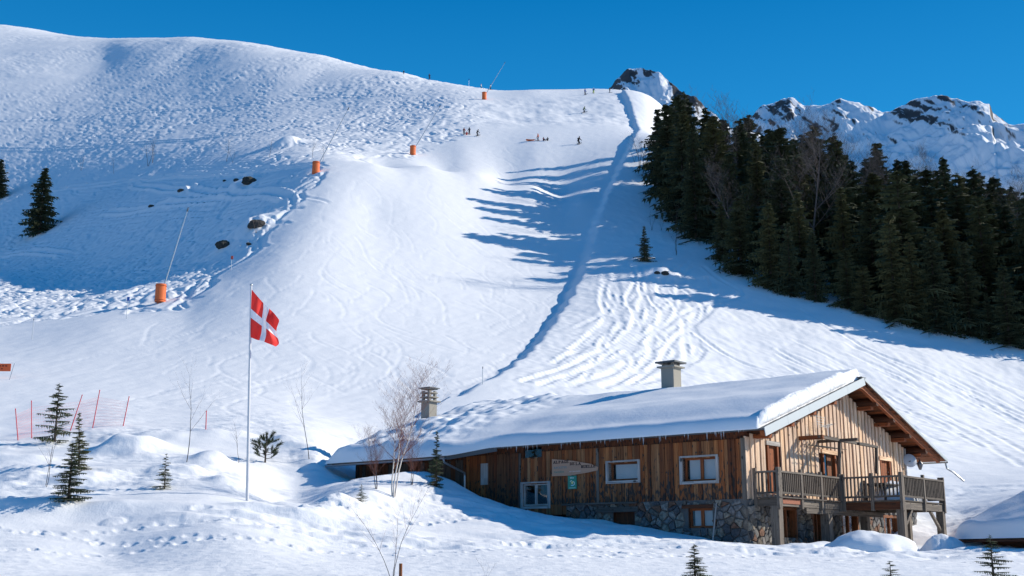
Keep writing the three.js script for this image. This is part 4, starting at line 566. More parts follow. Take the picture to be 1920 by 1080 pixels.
{ // snow heap in front of the balcony legs
  const P = pick(1635, 1033, 30, 48), g = new THREE.SphereGeometry(1, 48, 18, 0, 6.283, 0, Math.PI / 2), p = g.attributes.position; for (let i = 0; i < p.count; i++) { const x = p.getX(i), y = p.getY(i), z = p.getZ(i), k = 1 + .22 * noise(x * 1.7 + 2, z * 1.7) + .05 * noise(x * 6, z * 6 + y * 4); p.setXYZ(i, x * 1.75 * k + .25 * y, Math.pow(y, 1.4) * .75 * k - .05, z * 1.1 * k); } g.computeVertexNormals(); const m = single('snow_heap', g, M.snow, 'low pile of cleared snow in front of the ground floor doors', 'snow heap'); m.position.copy(P).add(V(0, -.02, -.6));
  const P2 = pick(1775, 1030, 30, 60), m2 = single('snow_heap', g, M.snow, 'small pile of snow beside the last balcony support', 'snow heap'); m2.position.copy(P2).add(V(0, -.03, -.4)); m2.scale.set(.55, .8, .7); m2.rotation.y = 1;
}
{ // small hut beside the road, its roof slope deep in snow
  const D = 41, P = at(2085, 1035, D); const h = thing('hut', 'low dark wooden hut with a thick slab of snow on its roof', 'hut', [P.x, -.5, P.z], .14), rw = 3.1, ry = 2.35, dep = 5;
  for (let k = 0; k < 20; k++) { const x = -2.4 + k * .25, top = ry - .22 - Math.abs(x) * .47; if (top > .1) part('plank', beamUV(bx(.235, top, .05, x, top / 2, .03 + (k % 3) * .012)), W.dark[k % 3], h); }
  const w = new THREE.Shape([[-2.45, -.5], [2.45, -.5], [2.45, 1.0], [0, 2.1], [-2.45, 1.0]].map(p => new THREE.Vector2(...p))); part('wall', new THREE.ExtrudeGeometry(w, { depth: dep - .4, bevelEnabled: false }).translate(0, 0, -dep + .4), W.brownDark, h);
  for (const s of [-1, 1]) part('roof_slope', beamUV(bar(V(0, ry, 0).setZ(-dep / 2 + .4), V(s * rw, ry - rw * .47, -dep / 2 + .4), dep, .09)), W.brownDark, h);
  const g = new THREE.PlaneGeometry(1, 1, 60, 50), p = g.attributes.position; for (let i = 0; i < p.count; i++) { const u = p.getX(i) + .5, v = p.getY(i) + .5, x = lerp(-rw - .12, rw + .12, u), z = lerp(.46, -dep + .3, v), rn = (d, r) => Math.sqrt(clamp(1 - (1 - clamp(d / r)) ** 2)), t = (.48 + .1 * noise(x * .8, z * .8)) * rn(rw + .12 - Math.abs(x), .35) * rn(.46 - z, .18) * rn(z + dep - .3, .3); p.setXYZ(i, x, ry + .045 - Math.sqrt(x * x + .04) * .47 + .09 + t, z); } g.computeVertexNormals(); part('snow_cap', g, M.snow, h);
}
// ---------- trees ----------
function triMesh(T) { const g = new THREE.BufferGeometry(); g.setAttribute('position', new THREE.Float32BufferAttribute(T, 3)); g.computeVertexNormals(); return g; }
function spruceGeo(seed, o) { // 10 m tall: whorls of drooping branches feathered with twigs
  const r = RNG(seed), T = [], { wh = 26, per = 9, R = .2, droop = .35, nodes = 5, tw = .2, bare = 0, low = .03, ragged = .3 } = o, B = [];
  const tri = (a, b, c) => T.push(a.x, a.y, a.z, b.x, b.y, b.z, c.x, c.y, c.z); const X = new THREE.Vector3();
  for (let w = 0; w < wh; w++) {
    const f = w / (wh - 1), y = 10 * (low + (.965 - low) * Math.pow(f, .95)), rad = 10 * R * Math.pow(1 - y / 10.15, .82) * (1 + ragged * (r() - .5)) + .1, n = Math.max(4, Math.round(per * (1 - .45 * f))), a0 = r() * 6.28;
    for (let k = 0; k < n; k++) {
      if (r() < bare) continue; const az = a0 + (k + (r() - .5) * .8) / n * 6.283, L = rad * (.5 + .65 * r()), dr = droop * (1.15 - f * 1.5) + (r() - .5) * .3, yy = y + (r() - .5) * 11 / wh; const ca = Math.cos(az), sa = Math.sin(az);
      const pt = s => V(ca * L * s, yy - dr * L * (s * 1.25 - .45 * s * s), sa * L * s); B.push([pt(0), pt(.9), .015 + .012 * L]);
      for (let q = 0; q < nodes; q++) {
        const s = (q + .6 + r() * .5) / nodes, p = pt(Math.min(1, s)), tl = (L * .42 * (1.05 - .75 * s) + tw * .9) * (.7 + .6 * r()); const wd = tw * (.5 + .5 * r());
        for (const sg of [-1, 1]) { const an = az + sg * (.75 + .5 * r()), d = V(Math.cos(an) * tl, -tl * (.18 + .35 * r()), Math.sin(an) * tl), e = V(ca * wd * .5, wd * .12, sa * wd * .5); tri(p.clone().sub(e), p.clone().add(e), p.clone().add(d)); }
        const hd = V((r() - .5) * .3 * tl, -tl * (.55 + .4 * r()), (r() - .5) * .3 * tl), e = V(ca * wd * .6, 0, sa * wd * .6); tri(p.clone().sub(e), p.clone().add(e), p.clone().add(hd));
      }
      const tip = pt(1.08), p0 = pt(.25), e = V(-sa * tw * .35, 0, ca * tw * .35); tri(p0.clone().add(e), p0.clone().sub(e), tip); const e2 = V(0, tw * .3, 0); tri(p0.clone().add(e2), p0.clone().sub(e2), tip);
    }
  }
  for (let k = 0; k < 7; k++) { const a = k * 2.4, y = 9.3 + k * .1; tri(V(0, y, 0), V(0, y + .1, 0), V(Math.cos(a) * .22, y - .02 + .12, Math.sin(a) * .22)); } tri(V(-.03, 9.2, 0), V(.03, 9.2, 0), V(0, 10.1, 0)); tri(V(0, 9.2, -.03), V(0, 9.2, .03), V(0, 10.1, 0));
  return { crown: triMesh(T), trunk: new THREE.CylinderGeometry(.02, .16, 9.6, 7).translate(0, 4.7, 0), limbs: B };
}
const needle = [lin(.04, .055, .024), lin(.052, .066, .027), lin(.074, .08, .03), lin(.046, .062, .028)].map(c => std(c, .9, { side: THREE.DoubleSide })), needleNear = [lin(.05, .066, .03), lin(.07, .082, .032), lin(.095, .095, .03)].map(c => std(c, .85, { side: THREE.DoubleSide }));
const bark = std(lin(.06, .045, .035), .95), barkGrey = std(lin(.13, .105, .095), .95), birchBark = std(lin(.58, .54, .5), .9), twigRed = std(lin(.19, .075, .055), .9), twigBrown = std(lin(.1, .075, .065), .9);
const SPR = [0, 1, 2, 3, 4].map(k => spruceGeo(100 + k * 7, { wh: 27 + k, per: 9, R: .2 + .018 * k, droop: .25 + .07 * k, tw: .3, ragged: .85, bare: .1, per: 10 }));
const YNG = [0, 1, 2, 3].map(k => spruceGeo(300 + k * 13, { wh: [20, 16, 22, 15][k], per: [7, 6, 8, 6][k], R: [.23, .26, .24, .3][k], droop: [.1, -.05, .2, .12][k], nodes: 8, tw: .2, bare: [.12, .25, .02, .1][k], ragged: .6 }));
function tree(name, set, k, mat, label, pos, h, wide, turn, group) {
  const t = thing(name, label, 'tree', [pos.x, pos.y, pos.z], turn, group); t.scale.set(h / 10 * wide, h / 10, h / 10 * wide); part('trunk', set[k].trunk, bark, t); part('crown', set[k].crown, mat, t); return t;
}
{ // forest on the right
  const r = RNG(42), EDGE = [[1228, 318], [1262, 385], [1300, 445], [1345, 488], [1395, 522], [1450, 545], [1500, 562], [1560, 578], [1620, 594], [1690, 612], [1750, 628], [1830, 642], [1910, 660], [1990, 680]], TOP = [[1225, 205], [1245, 165], [1300, 162], [1330, 172], [1400, 200], [1475, 225], [1550, 218], [1600, 262], [1650, 268], [1700, 300], [1760, 285], [1800, 292], [1850, 318], [1900, 350], [1990, 360]];
  const ip = (L, x) => { let i = 0; while (i < L.length - 2 && L[i + 1][0] < x) i++; return lerp(L[i][1], L[i + 1][1], clamp((x - L[i][0]) / (L[i + 1][0] - L[i][0]))); };
  const done = []; let n = 0;
  const place = (px, dep, hNat, kind, minD) => {
    const p0 = pick(px, ip(EDGE, px), 80), d = -p0.z + dep, [a] = ae(px, 400), x = a * d, z = -d; if (done.some(q => (q[0] - x) ** 2 + (q[1] - z) ** 2 < minD * minD)) return false; const y = hMacro(x, z); let h = Math.min(hNat, (ae(px, ip(TOP, px) - 5 + r() * r() * 75)[1]) * d - y); if (h < 3.2) return false; done.push([x, z]);
    if (kind === 0) tree('spruce_tree', SPR, Math.floor(r() * 5), needle[Math.floor(r() * 4)], dep < 4 ? 'young dark spruce on the lower edge of the forest' : 'tall dark spruce in the thick of the forest', V(x, y - .15, z), h, .85 + r() * .45, r() * 6.28, dep < 4 ? 'spruces along the forest edge' : 'spruces of the dense forest');
    else bare(x, y - .15, z, h, r); n++; return true;
  };
  const BT = [0, 1, 2].map(k => bareGeo(500 + k, 10, .42, 5, .03, 4)); function bare(x, y, z, h, r) { const b = BT[Math.floor(r() * 3)], t = thing('bare_tree', 'leafless grey brown tree standing among the spruces', 'tree', [x, y, z], r() * 6.28, 'leafless trees in the forest'); t.scale.setScalar(h / 10); part('trunk', b.trunk, barkGrey, t); part('branches', b.twigs, barkGrey, t); }
  for (const [px, h] of [[1238, 17], [1256, 18], [1282, 17], [1304, 18], [1385, 11], [1352, 9], [1440, 12], [1418, 8], [1475, 10], [1520, 9.5], [1548, 12], [1580, 8], [1610, 6.5], [1665, 14], [1640, 10], [1700, 12], [1740, 13], [1770, 9], [1800, 12], [1835, 6], [1870, 10], [1895, 7], [1930, 12]]) place(px, r() * 2, h, 0, 2.2);
  for (let k = 0; k < 3000 && n < 190; k++) { const px = 1268 + r() * 700, dep = 3 + Math.pow(r(), .8) * 52; { const dd = 150 + dep * .9 - (px - 1268) * .05; if (px < 1400 && Math.sin(dd * .2) > .25) continue; } place(px, dep, 13 + r() * 7, r() < .06 + .08 * (dep > 28) ? 1 : 0, dep < 20 ? 3.6 : 4); }
  for (let k = 0; k < 34; k++) place(1370 + r() * 420, 34 + r() * 28, 13 + r() * 4, 1, 2.4);
  console.log('forest', n);
}
// leafless trees: tapering limbs, forking to fine twigs
function bareGeo(seed, H, spread, lev, r0, kids, stems = 1, upright = .75) {
  const r = RNG(seed), A = [], Bt = []; const seg = (L, a, b, ra, rb) => { const d = b.clone().sub(a).normalize(), u = Math.abs(d.y) > .9 ? V(1, 0, 0) : V(0, 1, 0), s = new THREE.Vector3().crossVectors(d, u).normalize(), t = new THREE.Vector3().crossVectors(d, s); const P = (c, rr, k) => c.clone().addScaledVector(s, Math.cos(k * 2.094) * rr).addScaledVector(t, Math.sin(k * 2.094) * rr); for (let k = 0; k < 3; k++) { const p = P(a, ra, k), q = P(a, ra, k + 1), m = P(b, rb, k), n = P(b, rb, k + 1); L.push(p.x, p.y, p.z, q.x, q.y, q.z, m.x, m.y, m.z, q.x, q.y, q.z, n.x, n.y, n.z, m.x, m.y, m.z); } };
  const limb = (p, d, L, ra, l) => { const n = l === 0 ? 8 : l === 1 ? 5 : 3; let a = p.clone(), dir = d.clone(); for (let k = 0; k < n; k++) { dir.add(V((r() - .5) * .28, .05 * l + (r() - .45) * .12, (r() - .5) * .28)).normalize(); const b = a.clone().addScaledVector(dir, L / n), f0 = 1 - k / n * .8, f1 = 1 - (k + 1) / n * .8; seg(l === 0 ? A : Bt, a, b, ra * f0, ra * f1); if (l < lev - 1 && (l > 0 || k > 1)) { const m = l === 0 ? Math.max(1, kids - 2 + Math.floor(r() * 2)) : Math.max(1, kids - 3 + Math.floor(r() * 2)); for (let j = 0; j < m; j++) { const az = r() * 6.283, out = spread * (1.2 - .5 * k / n) + .25 * r(), nd = dir.clone().multiplyScalar(upright).add(V(Math.cos(az) * out * 1.6, .15, Math.sin(az) * out * 1.6)).normalize(); limb(b, nd, L * (l === 0 ? .42 * (1.15 - .75 * k / n) : .5) * (.7 + .5 * r()), Math.max(ra * f1 * .5, r0 * .16), l + 1); } } a = b; } };
  for (let s = 0; s < stems; s++) { const az = s * 2.2 + r(), lean = stems > 1 ? .12 + .12 * r() : .04; limb(V(stems > 1 ? Math.cos(az) * .12 : 0, 0, stems > 1 ? Math.sin(az) * .12 : 0), V(Math.cos(az) * lean, 1, Math.sin(az) * lean).normalize(), H * (1 - .18 * s * (stems > 1)), r0 * H * .35, 0); }
  return { trunk: triMesh(A), twigs: triMesh(Bt) };
}
function bareTree(name, label, cat, px, py, top, g, H, mt, mw, group, dmin = 30) { const p = pick(px, py, dmin), h = (ae(px, top)[1] - ae(px, py)[1]) * -p.z, t = thing(name, label, cat, [p.x, p.y - .08, p.z], px * .7, group); t.scale.setScalar(h / H); part('trunk', g.trunk, mt, t); part('branches', g.twigs, mw, t); return t; }
{
  const birch = bareGeo(71, 10, .4, 5, .026, 4, 3, .75), sap = [bareGeo(81, 10, .26, 3, .02, 3, 1, .95), bareGeo(82, 10, .34, 4, .018, 3, 1, .9), bareGeo(83, 10, .22, 3, .016, 3, 2, .95)], far = [bareGeo(91, 10, .4, 4, .03, 3, 2), bareGeo(92, 10, .35, 4, .03, 3, 1)], shrub = bareGeo(95, 10, .3, 4, .012, 3, 3, .9);
  bareTree('birch_tree', 'clump of white stemmed leafless birch in the drift beside the chalet', 'tree', 738, 930, 716, birch, 10, birchBark, twigRed);
  bareTree('bare_shrub', 'dense reddish leafless shrub before the low end of the chalet wall', 'shrub', 706, 915, 812, birch, 10, twigBrown, twigRed); bareTree('bare_shrub', 'reddish leafless shrub between the birch clump and the slim spruce', 'shrub', 772, 908, 822, birch, 10, twigBrown, twigRed);
  bareTree('bare_sapling', 'slender leafless sapling between the small spruce and the flagpole', 'sapling', 350, 866, 706, sap[1], 10, barkGrey, barkGrey); bareTree('bare_sapling', 'slender leafless sapling by the lower end of the chalet', 'sapling', 580, 860, 702, sap[1], 10, barkGrey, twigBrown); bareTree('bare_sapling', 'thin bare sapling standing against the twin spruces', 'sapling', 84, 915, 790, sap[2], 10, twigBrown, twigBrown); bareTree('bare_sapling', 'small bent leafless sapling close behind the flagpole', 'sapling', 448, 868, 790, sap[0], 10, twigBrown, twigBrown);
  bareTree('bare_shrub', 'tall reddish leafless shrub with dry berries at the roadside', 'shrub', 736, 1082, 888, shrub, 10, barkGrey, twigRed, undefined, 20); bareTree('bare_shrub', 'low dry twigs poking out of the road edge', 'shrub', 912, 1084, 1036, shrub, 10, twigBrown, twigBrown, undefined, 20);
  const bp = pick(752, 1084, 20); single('stake', rod(V(0, 0, 0), V(0, .62, 0), .04, .036, 8), W.brown, 'short brown wooden stake beside the reddish shrub', 'stake').position.set(bp.x * .99, bp.y - .3, bp.z + 0.4);
  const L = 'small leafless bush scattered over the skied slope'; for (const [x, y, t] of [[278, 312, 262], [286, 306, 266], [425, 303, 258], [436, 304, 280], [505, 296, 262], [152, 320, 292], [213, 325, 298], [586, 295, 262], [605, 306, 270], [480, 436, 400]]) bareTree('bare_bush', L, 'bush', x, y, t, far[(x | 0) % 2], 10, barkGrey, barkGrey, 'bushes on the skied slope', 100);
  const L2 = 'thin leafless tree between the piste bank and the forest'; for (const [x, y, t] of [[1200, 320, 250], [1207, 324, 262], [1220, 336, 262], [1190, 305, 275], [1268, 436, 385], [1285, 430, 352], [1300, 425, 366], [1222, 432, 395], [1240, 432, 405], [1268, 478, 420], [1450, 530, 470], [1345, 490, 440]]) bareTree('bare_tree', L2, 'tree', x, y, t, far[(x | 0) % 2], 10, bark, twigBrown, 'thin trees beside the forest', 100);
}
const conifer = (label, px, py, top, k, m, wide, dmin = 30, set = YNG) => { const p = pick(px, py, dmin), h = (ae(px, top)[1] - ae(px, py)[1]) * -p.z; return tree('spruce_sapling', set, k, m, label, V(p.x, p.y - .06, p.z), h, wide, px * .37); };
conifer('sparse young spruce with a bare pointed top in front of the red net poles', 102, 832, 716, 1, needleNear[1], 1.45); conifer('bushy young spruce in the foreground snow beside its slimmer neighbour', 128, 938, 826, 0, needleNear[0], 1.65); conifer('yellow green young spruce leaning out behind the bushy one', 148, 880, 770, 0, needleNear[2], 1.0).rotation.z = -.13; conifer('tiny sparse spruce alone between the drifts', 308, 914, 848, 3, needleNear[1], 1.1); conifer('slim spruce growing in the drift against the chalet wall', 818, 912, 804, 0, needleNear[0], .85); conifer('small spruce poking out of the road edge below the stone base', 1304, 1100, 1014, 0, needleNear[1], 2.0, 22); conifer('tip of a little spruce sticking up before the balcony', 1672, 1104, 1046, 3, needleNear[2], 2.6, 22); conifer('open branched little spruce at the roadside before the hut', 1864, 1096, 997, 1, needleNear[1], 2.0, 22); conifer('tiny spruce tip half buried in the drift by the birch', 677, 940, 905, 3, needleNear[1], 1.3);
conifer('lone spruce on open snow between the piste bank and the forest', 1209, 490, 422, 2, needle[2], 1.05, 100); conifer('dense dark spruce standing alone on the shaded slope', 74, 437, 314, 2, needle[0], 1.25, 150, SPR); conifer('dark spruce on the shaded slope next to the lone one', -4, 372, 298, 1, needle[0], 1.3, 150, SPR);
{ // small pine with upturned tufted arms
  const p = pick(497, 868, 30), t = thing('pine_sapling', 'small round pine with upturned tufted arms beside the flagpole', 'tree', [p.x, p.y - .05, p.z], .4), r = RNG(8), T = [], L = []; L.push(rod(V(0, 0, 0), V(.02, 1.3, 0), .05, .02, 6));
  const tuft = (c, d, n) => { for (let k = 0; k < n; k++) { const q = c.clone().addScaledVector(d, (r() - .6) * .34), v = V(r() - .5, r() - .3, r() - .5).normalize().multiplyScalar(.13).addScaledVector(d, .07), s = V(r() - .5, r() - .5, r() - .5).multiplyScalar(.03), a = q.clone().add(s), b = q.clone().sub(s), e = q.clone().add(v); T.push(a.x, a.y, a.z, b.x, b.y, b.z, e.x, e.y, e.z); } };
  for (let k = 0; k < 17; k++) { const az = k * 2.4, y = .25 + k * .06, o = (.72 - .5 * Math.abs(k / 17 - .35)) * (.7 + .4 * r()), m = V(Math.cos(az) * o * .6, y + .04, Math.sin(az) * o * .6), e = V(Math.cos(az) * o, y + .1 + .14 * r(), Math.sin(az) * o); L.push(rod(V(0, y, 0), m, .018, .014, 5), rod(m, e, .014, .008, 5)); tuft(e, e.clone().sub(m).normalize(), 90); const z2 = V(e.x * .85 + (r() - .5) * .3, e.y + .1 * r(), e.z * .85 + (r() - .5) * .3); L.push(rod(m, z2, .012, .008, 5)); tuft(z2, z2.clone().sub(m).normalize(), 70); } tuft(V(.02, 1.36, 0), V(0, 1, 0), 160);
  part('trunk', mergeGeometries(L), bark, t); part('crown', triMesh(T), needleNear[0], t); t.scale.setScalar(.98);
}
// ---------- rocks showing through the snow ----------
{
  const rm = [std(lin(.035, .037, .032), .95, { bumpMap: stoneTex, bumpScale: .1 }), std(lin(.05, .047, .042), .95, { bumpMap: stoneTex, bumpScale: .1 })]; const RG = [0, 1, 2].map(k => { const g = new THREE.IcosahedronGeometry(1, 4), p = g.attributes.position; for (let i = 0; i < p.count; i++) { const x = p.getX(i), y = p.getY(i), z = p.getZ(i), f = 1 + .4 * noise(x * 1.3 + k * 5, z * 1.3 + y) + .16 * noise(x * 4 + k, y * 4 + z * 3); p.setXYZ(i, x * f, y * f * .55, z * f); } g.computeVertexNormals(); return g; });
  [[467, 342, 15, 'largest dark rock of the pair showing above the middle of the shaded slope'], [443, 339, 6, 'small dark rock next to the largest one on the slope'], [421, 340, 4, 'small flat stone left of the paired rocks on the slope'], [340, 359, 7, 'low dark rock breaking the snow of the shaded slope'], [418, 462, 15, 'dark boulder under the snow hummock near the first snow gun'], [481, 424, 17, 'dark boulder topping the snow hummock near the piste edge'], [466, 458, 5, 'little stone between the two hummock boulders'], [1247, 514, 8, 'flat grey rock below the lone spruce'], [1232, 513, 6, 'smaller rock beside the flat grey one below the lone spruce'], [284, 388, 6, 'thin dark stone in the middle of the shaded slope']].forEach(([x, y, w, l], k) => { const p = pick(x, y, 100), s = w * -p.z / 2255, m = single('rock', RG[k % 3], rm[k % 2], l, 'rock'); m.position.copy(p).add(V(0, s * .18, 0)); m.scale.set(s, s * 1.05, s); m.rotation.y = k; });
}
// ---------- flag ----------
{
  const b = pick(464, 938, 30), top = at(471, 536, -b.z), f = thing('flagpole', 'tall white flagpole planted in the snow left of the chalet', 'flagpole', [b.x, b.y, b.z]); part('pole', rod(V(0, -.3, 0), top.clone().sub(b), .062, .04, 12), std(lin(.62, .62, .64), .4), f); part('finial', new THREE.SphereGeometry(.06, 12, 8).translate(top.x - b.x, top.y - b.y + .03, 0), zinc, f);
  const D = -b.z - .04, c = [[472, 543], [523, 602], [517, 650], [468.5, 632]].map(q => at(q[0], q[1], D)), N = 40, K = 40, P = [], U = [], I = []; for (let j = 0; j <= K; j++) for (let i = 0; i <= N; i++) { const u = i / N, v = j / K, p = c[0].clone().lerp(c[1], u).lerp(c[3].clone().lerp(c[2], u), v); const w = Math.sin(u * 8.5 + v * 3.2) * .15 * Math.min(1, u * 3) + .1 * Math.sin(u * 15 - v * 5) * u; p.z += w; p.x += .05 * Math.sin(v * 9 + 1) * u; p.y -= .10 * Math.sin(u * 6 + v * 2) * u * (1 - v) * .6 - .05 * Math.sin(v * 7) * u; P.push(p.x, p.y, p.z); U.push(u, 1 - v); } for (let j = 0; j < K; j++) for (let i = 0; i < N; i++) { const a = j * (N + 1) + i; I.push(a, a + N + 1, a + 1, a + 1, a + N + 1, a + N + 2); }
  const g = new THREE.BufferGeometry(); g.setAttribute('position', new THREE.Float32BufferAttribute(P, 3)); g.setAttribute('uv', new THREE.Float32BufferAttribute(U, 2)); g.setIndex(I); g.computeVertexNormals(); const t = canvasTex(256, 256, (x, w, h) => { x.fillStyle = '#f2332a'; x.fillRect(0, 0, w, h); x.fillStyle = '#f2f0f4'; x.fillRect(102, 0, 50, h); x.fillRect(0, 103, w, 48); });
  single('flag', g, new THREE.MeshPhysicalMaterial({ map: t, roughness: .8, side: THREE.DoubleSide, transmission: .25, thickness: 0 }), 'red flag with a white cross flying from the flagpole', 'flag');
}
// ---------- snow guns along the run ----------
const orange = std(lin(.72, .15, .035), .7), orangeDark = std(lin(.5, .1, .03), .8);
[[300, 565, 351, 395, 1.2, 'nearest snow lance with a tall orange pad on the shaded slope'], [592, 326, 652, 205, 1.25, 'snow lance with an orange pad where the run rolls over'], [774, 291, 824, 200, 1.25, 'snow lance with an orange pad beside the traverse'], [908, 187, 946, 118, 1.4, 'snow lance with an orange pad on the skyline at the top']].forEach(([x, y, tx, ty, w, l]) => {
  const p = pick(x, y, 90), g = thing('snow_lance', l, 'snow lance', [p.x, p.y - .1, p.z]), h = w * 1.75, tip = at(tx, ty, -p.z).sub(p); const s = new THREE.CylinderGeometry(w / 2, w / 2, h, 14, 4), q = s.attributes.position; for (let i = 0; i < q.count; i++) q.setX(i, q.getX(i) * (1 + .06 * noise(q.getY(i) * 3, i % 15))); s.translate(0, h / 2, 0); s.computeVertexNormals(); part('pad', s, orange, g); for (const k of [.1, .9]) part('strap', new THREE.TorusGeometry(w / 2 + .02, .03, 6, 18).rotateX(Math.PI / 2).translate(0, h * k, 0), orangeDark, g);
  part('lance', rod(V(w * .15, h * .6, 0), tip, .09, .05, 8), zinc, g); const e = tip.clone(), d = e.clone().normalize(); part('nozzle_head', rod(e, e.clone().addScaledVector(d, .5), .1, .07, 8), darkMetal, g);
});
// ---------- poles, net, banner ----------
{
  const red = std(lin(.6, .04, .06), .6), poles = [[35, 826, 29, 767], [60, 821, 59, 752], [130, 808, 154, 741], [173, 802, 187, 732], [230, 799, 242, 744], [386, 806, 387, 771]], base = [], rg = 'red net poles on the flat below the run';
  poles.forEach(([x, y, tx, ty], k) => { const p = pick(x, y, 40), t = at(tx, ty, -p.z).sub(p), o = thing('net_pole', ['short red pole at the open end of the net', 'upright red pole of the net', 'red net pole tilted over beside the sparse spruce', 'tallest red net pole leaning over', 'thin red pole leaning at the end of the net', 'single red pole standing apart from the net'][k], 'pole', [p.x, p.y, p.z]); part('shaft', rod(V(0, -.2, 0).addScaledVector(t, 0), t, .028, .024, 8), red, o); part('cap', new THREE.SphereGeometry(.035, 8, 6).translate(t.x, t.y, t.z), red, o); base.push([p, t]); });
  const net = [], nm = std(lin(.75, .32, .34), .8); for (let k = 0; k < 4; k++) { const [p, t] = base[k], [q, s] = base[k + 1]; for (let j = 0; j <= 9; j++) { const f = .05 + j * .085; net.push(rod(p.clone().addScaledVector(t, f), q.clone().addScaledVector(s, f), .004, .004, 3)); } const n = 26; for (let i = 0; i <= n; i++) { const u = i / n, a = p.clone().addScaledVector(t, .05).lerp(q.clone().addScaledVector(s, .05), u), b = p.clone().addScaledVector(t, .81).lerp(q.clone().addScaledVector(s, .81), u); net.push(rod(a, b, .003, .003, 3)); } } single('safety_net', mergeGeometries(net), nm, 'fine pink safety net strung between the red poles', 'net');
  const bp = pick(17, 712, 60), b = thing('banner', 'orange safety banner stretched beside the run', 'banner', [bp.x, bp.y, bp.z]); const k = -bp.z / 2255, tt = canvasTex(256, 96, (c, w, h) => { c.fillStyle = '#ee6a3a'; c.fillRect(0, 0, w, h); c.fillStyle = '#6b2a1c'; for (let i = 0; i < 9; i++) c.fillRect(20 + i * 24, 20, 16, 16); for (let i = 0; i < 6; i++) c.fillRect(60 + i * 24, 58, 15, 12); }); part('cloth', new THREE.BoxGeometry(2.6, 15 * k, .03).translate(-1.25, 24 * k, 0), new THREE.MeshStandardMaterial({ map: tt, roughness: .8 }), b); part('post', rod(V(0, -.2, 0), V(.3, 32 * k, 0), .03, .025), zinc, b); part('post', rod(V(-2.5, -.2, 0), V(-2.4, 32 * k, 0), .03, .025), zinc, b);
  [[237, 598, 557, lin(.03, .12, .4), 'thin marker pole with a blue top on the lit snow'], [433, 508, 480, lin(.6, .08, .04), 'thin red marker pole at the piste edge'], [905, 720, 688, lin(.12, .12, .13), 'thin grey stake near the foot of the piste bank'], [60, 636, 598, lin(.15, .15, .16), 'thin grey stake on the lit snow under the shaded slope'], [879, 166, 148, lin(.03, .1, .35), 'blue piste sign on the skyline']].forEach(([x, y, ty, c, l]) => { const p = pick(x, y, 60), h = (ae(x, ty)[1] - ae(x, y)[1]) * -p.z, o = thing('marker_pole', l, 'marker', [p.x, p.y, p.z]); part('shaft', rod(V(0, -.1, 0), V(0, h, 0), .03, .025), zinc, o); part('head', /grey/.test(l) ? bx(.06, .16, .06, 0, h - .06, 0) : bx(.28, .42, .06, .05, h - .2, 0), std(c, .6), o); });
}
// ---------- people on skis ----------
const POSE = {
  stand: { hip: [0, .92, 0], chest: [0, 1.32, .02], neck: [0, 1.47, .03], head: [0, 1.62, .05], lk: [-.1, .5, .05], la: [-.12, .08, 0], rk: [.1, .5, .05], ra: [.13, .08, 0], le: [-.3, 1.15, .06], lh: [-.34, .95, .26], re: [.3, 1.15, .06], rh: [.34, .95, .26] },
  ski: { hip: [0, .8, -.12], chest: [.06, 1.18, .06], neck: [.08, 1.33, .12], head: [.1, 1.47, .18], lk: [-.08, .46, .14], la: [-.22, .08, 0], rk: [.14, .44, .14], ra: [.06, .08, .02], le: [-.32, 1.08, .12], lh: [-.38, .9, .34], re: [.38, 1.02, .12], rh: [.46, .86, .32] },
  sit: { hip: [0, .16, 0], chest: [0, .56, -.02], neck: [0, .71, .02], head: [0, .86, .05], lk: [-.16, .42, .36], la: [-.18, .07, .62], rk: [.16, .42, .36], ra: [.18, .07, .62], le: [-.3, .42, .12], lh: [-.2, .36, .36], re: [.3, .42, .12], rh: [.2, .36, .36] }
};
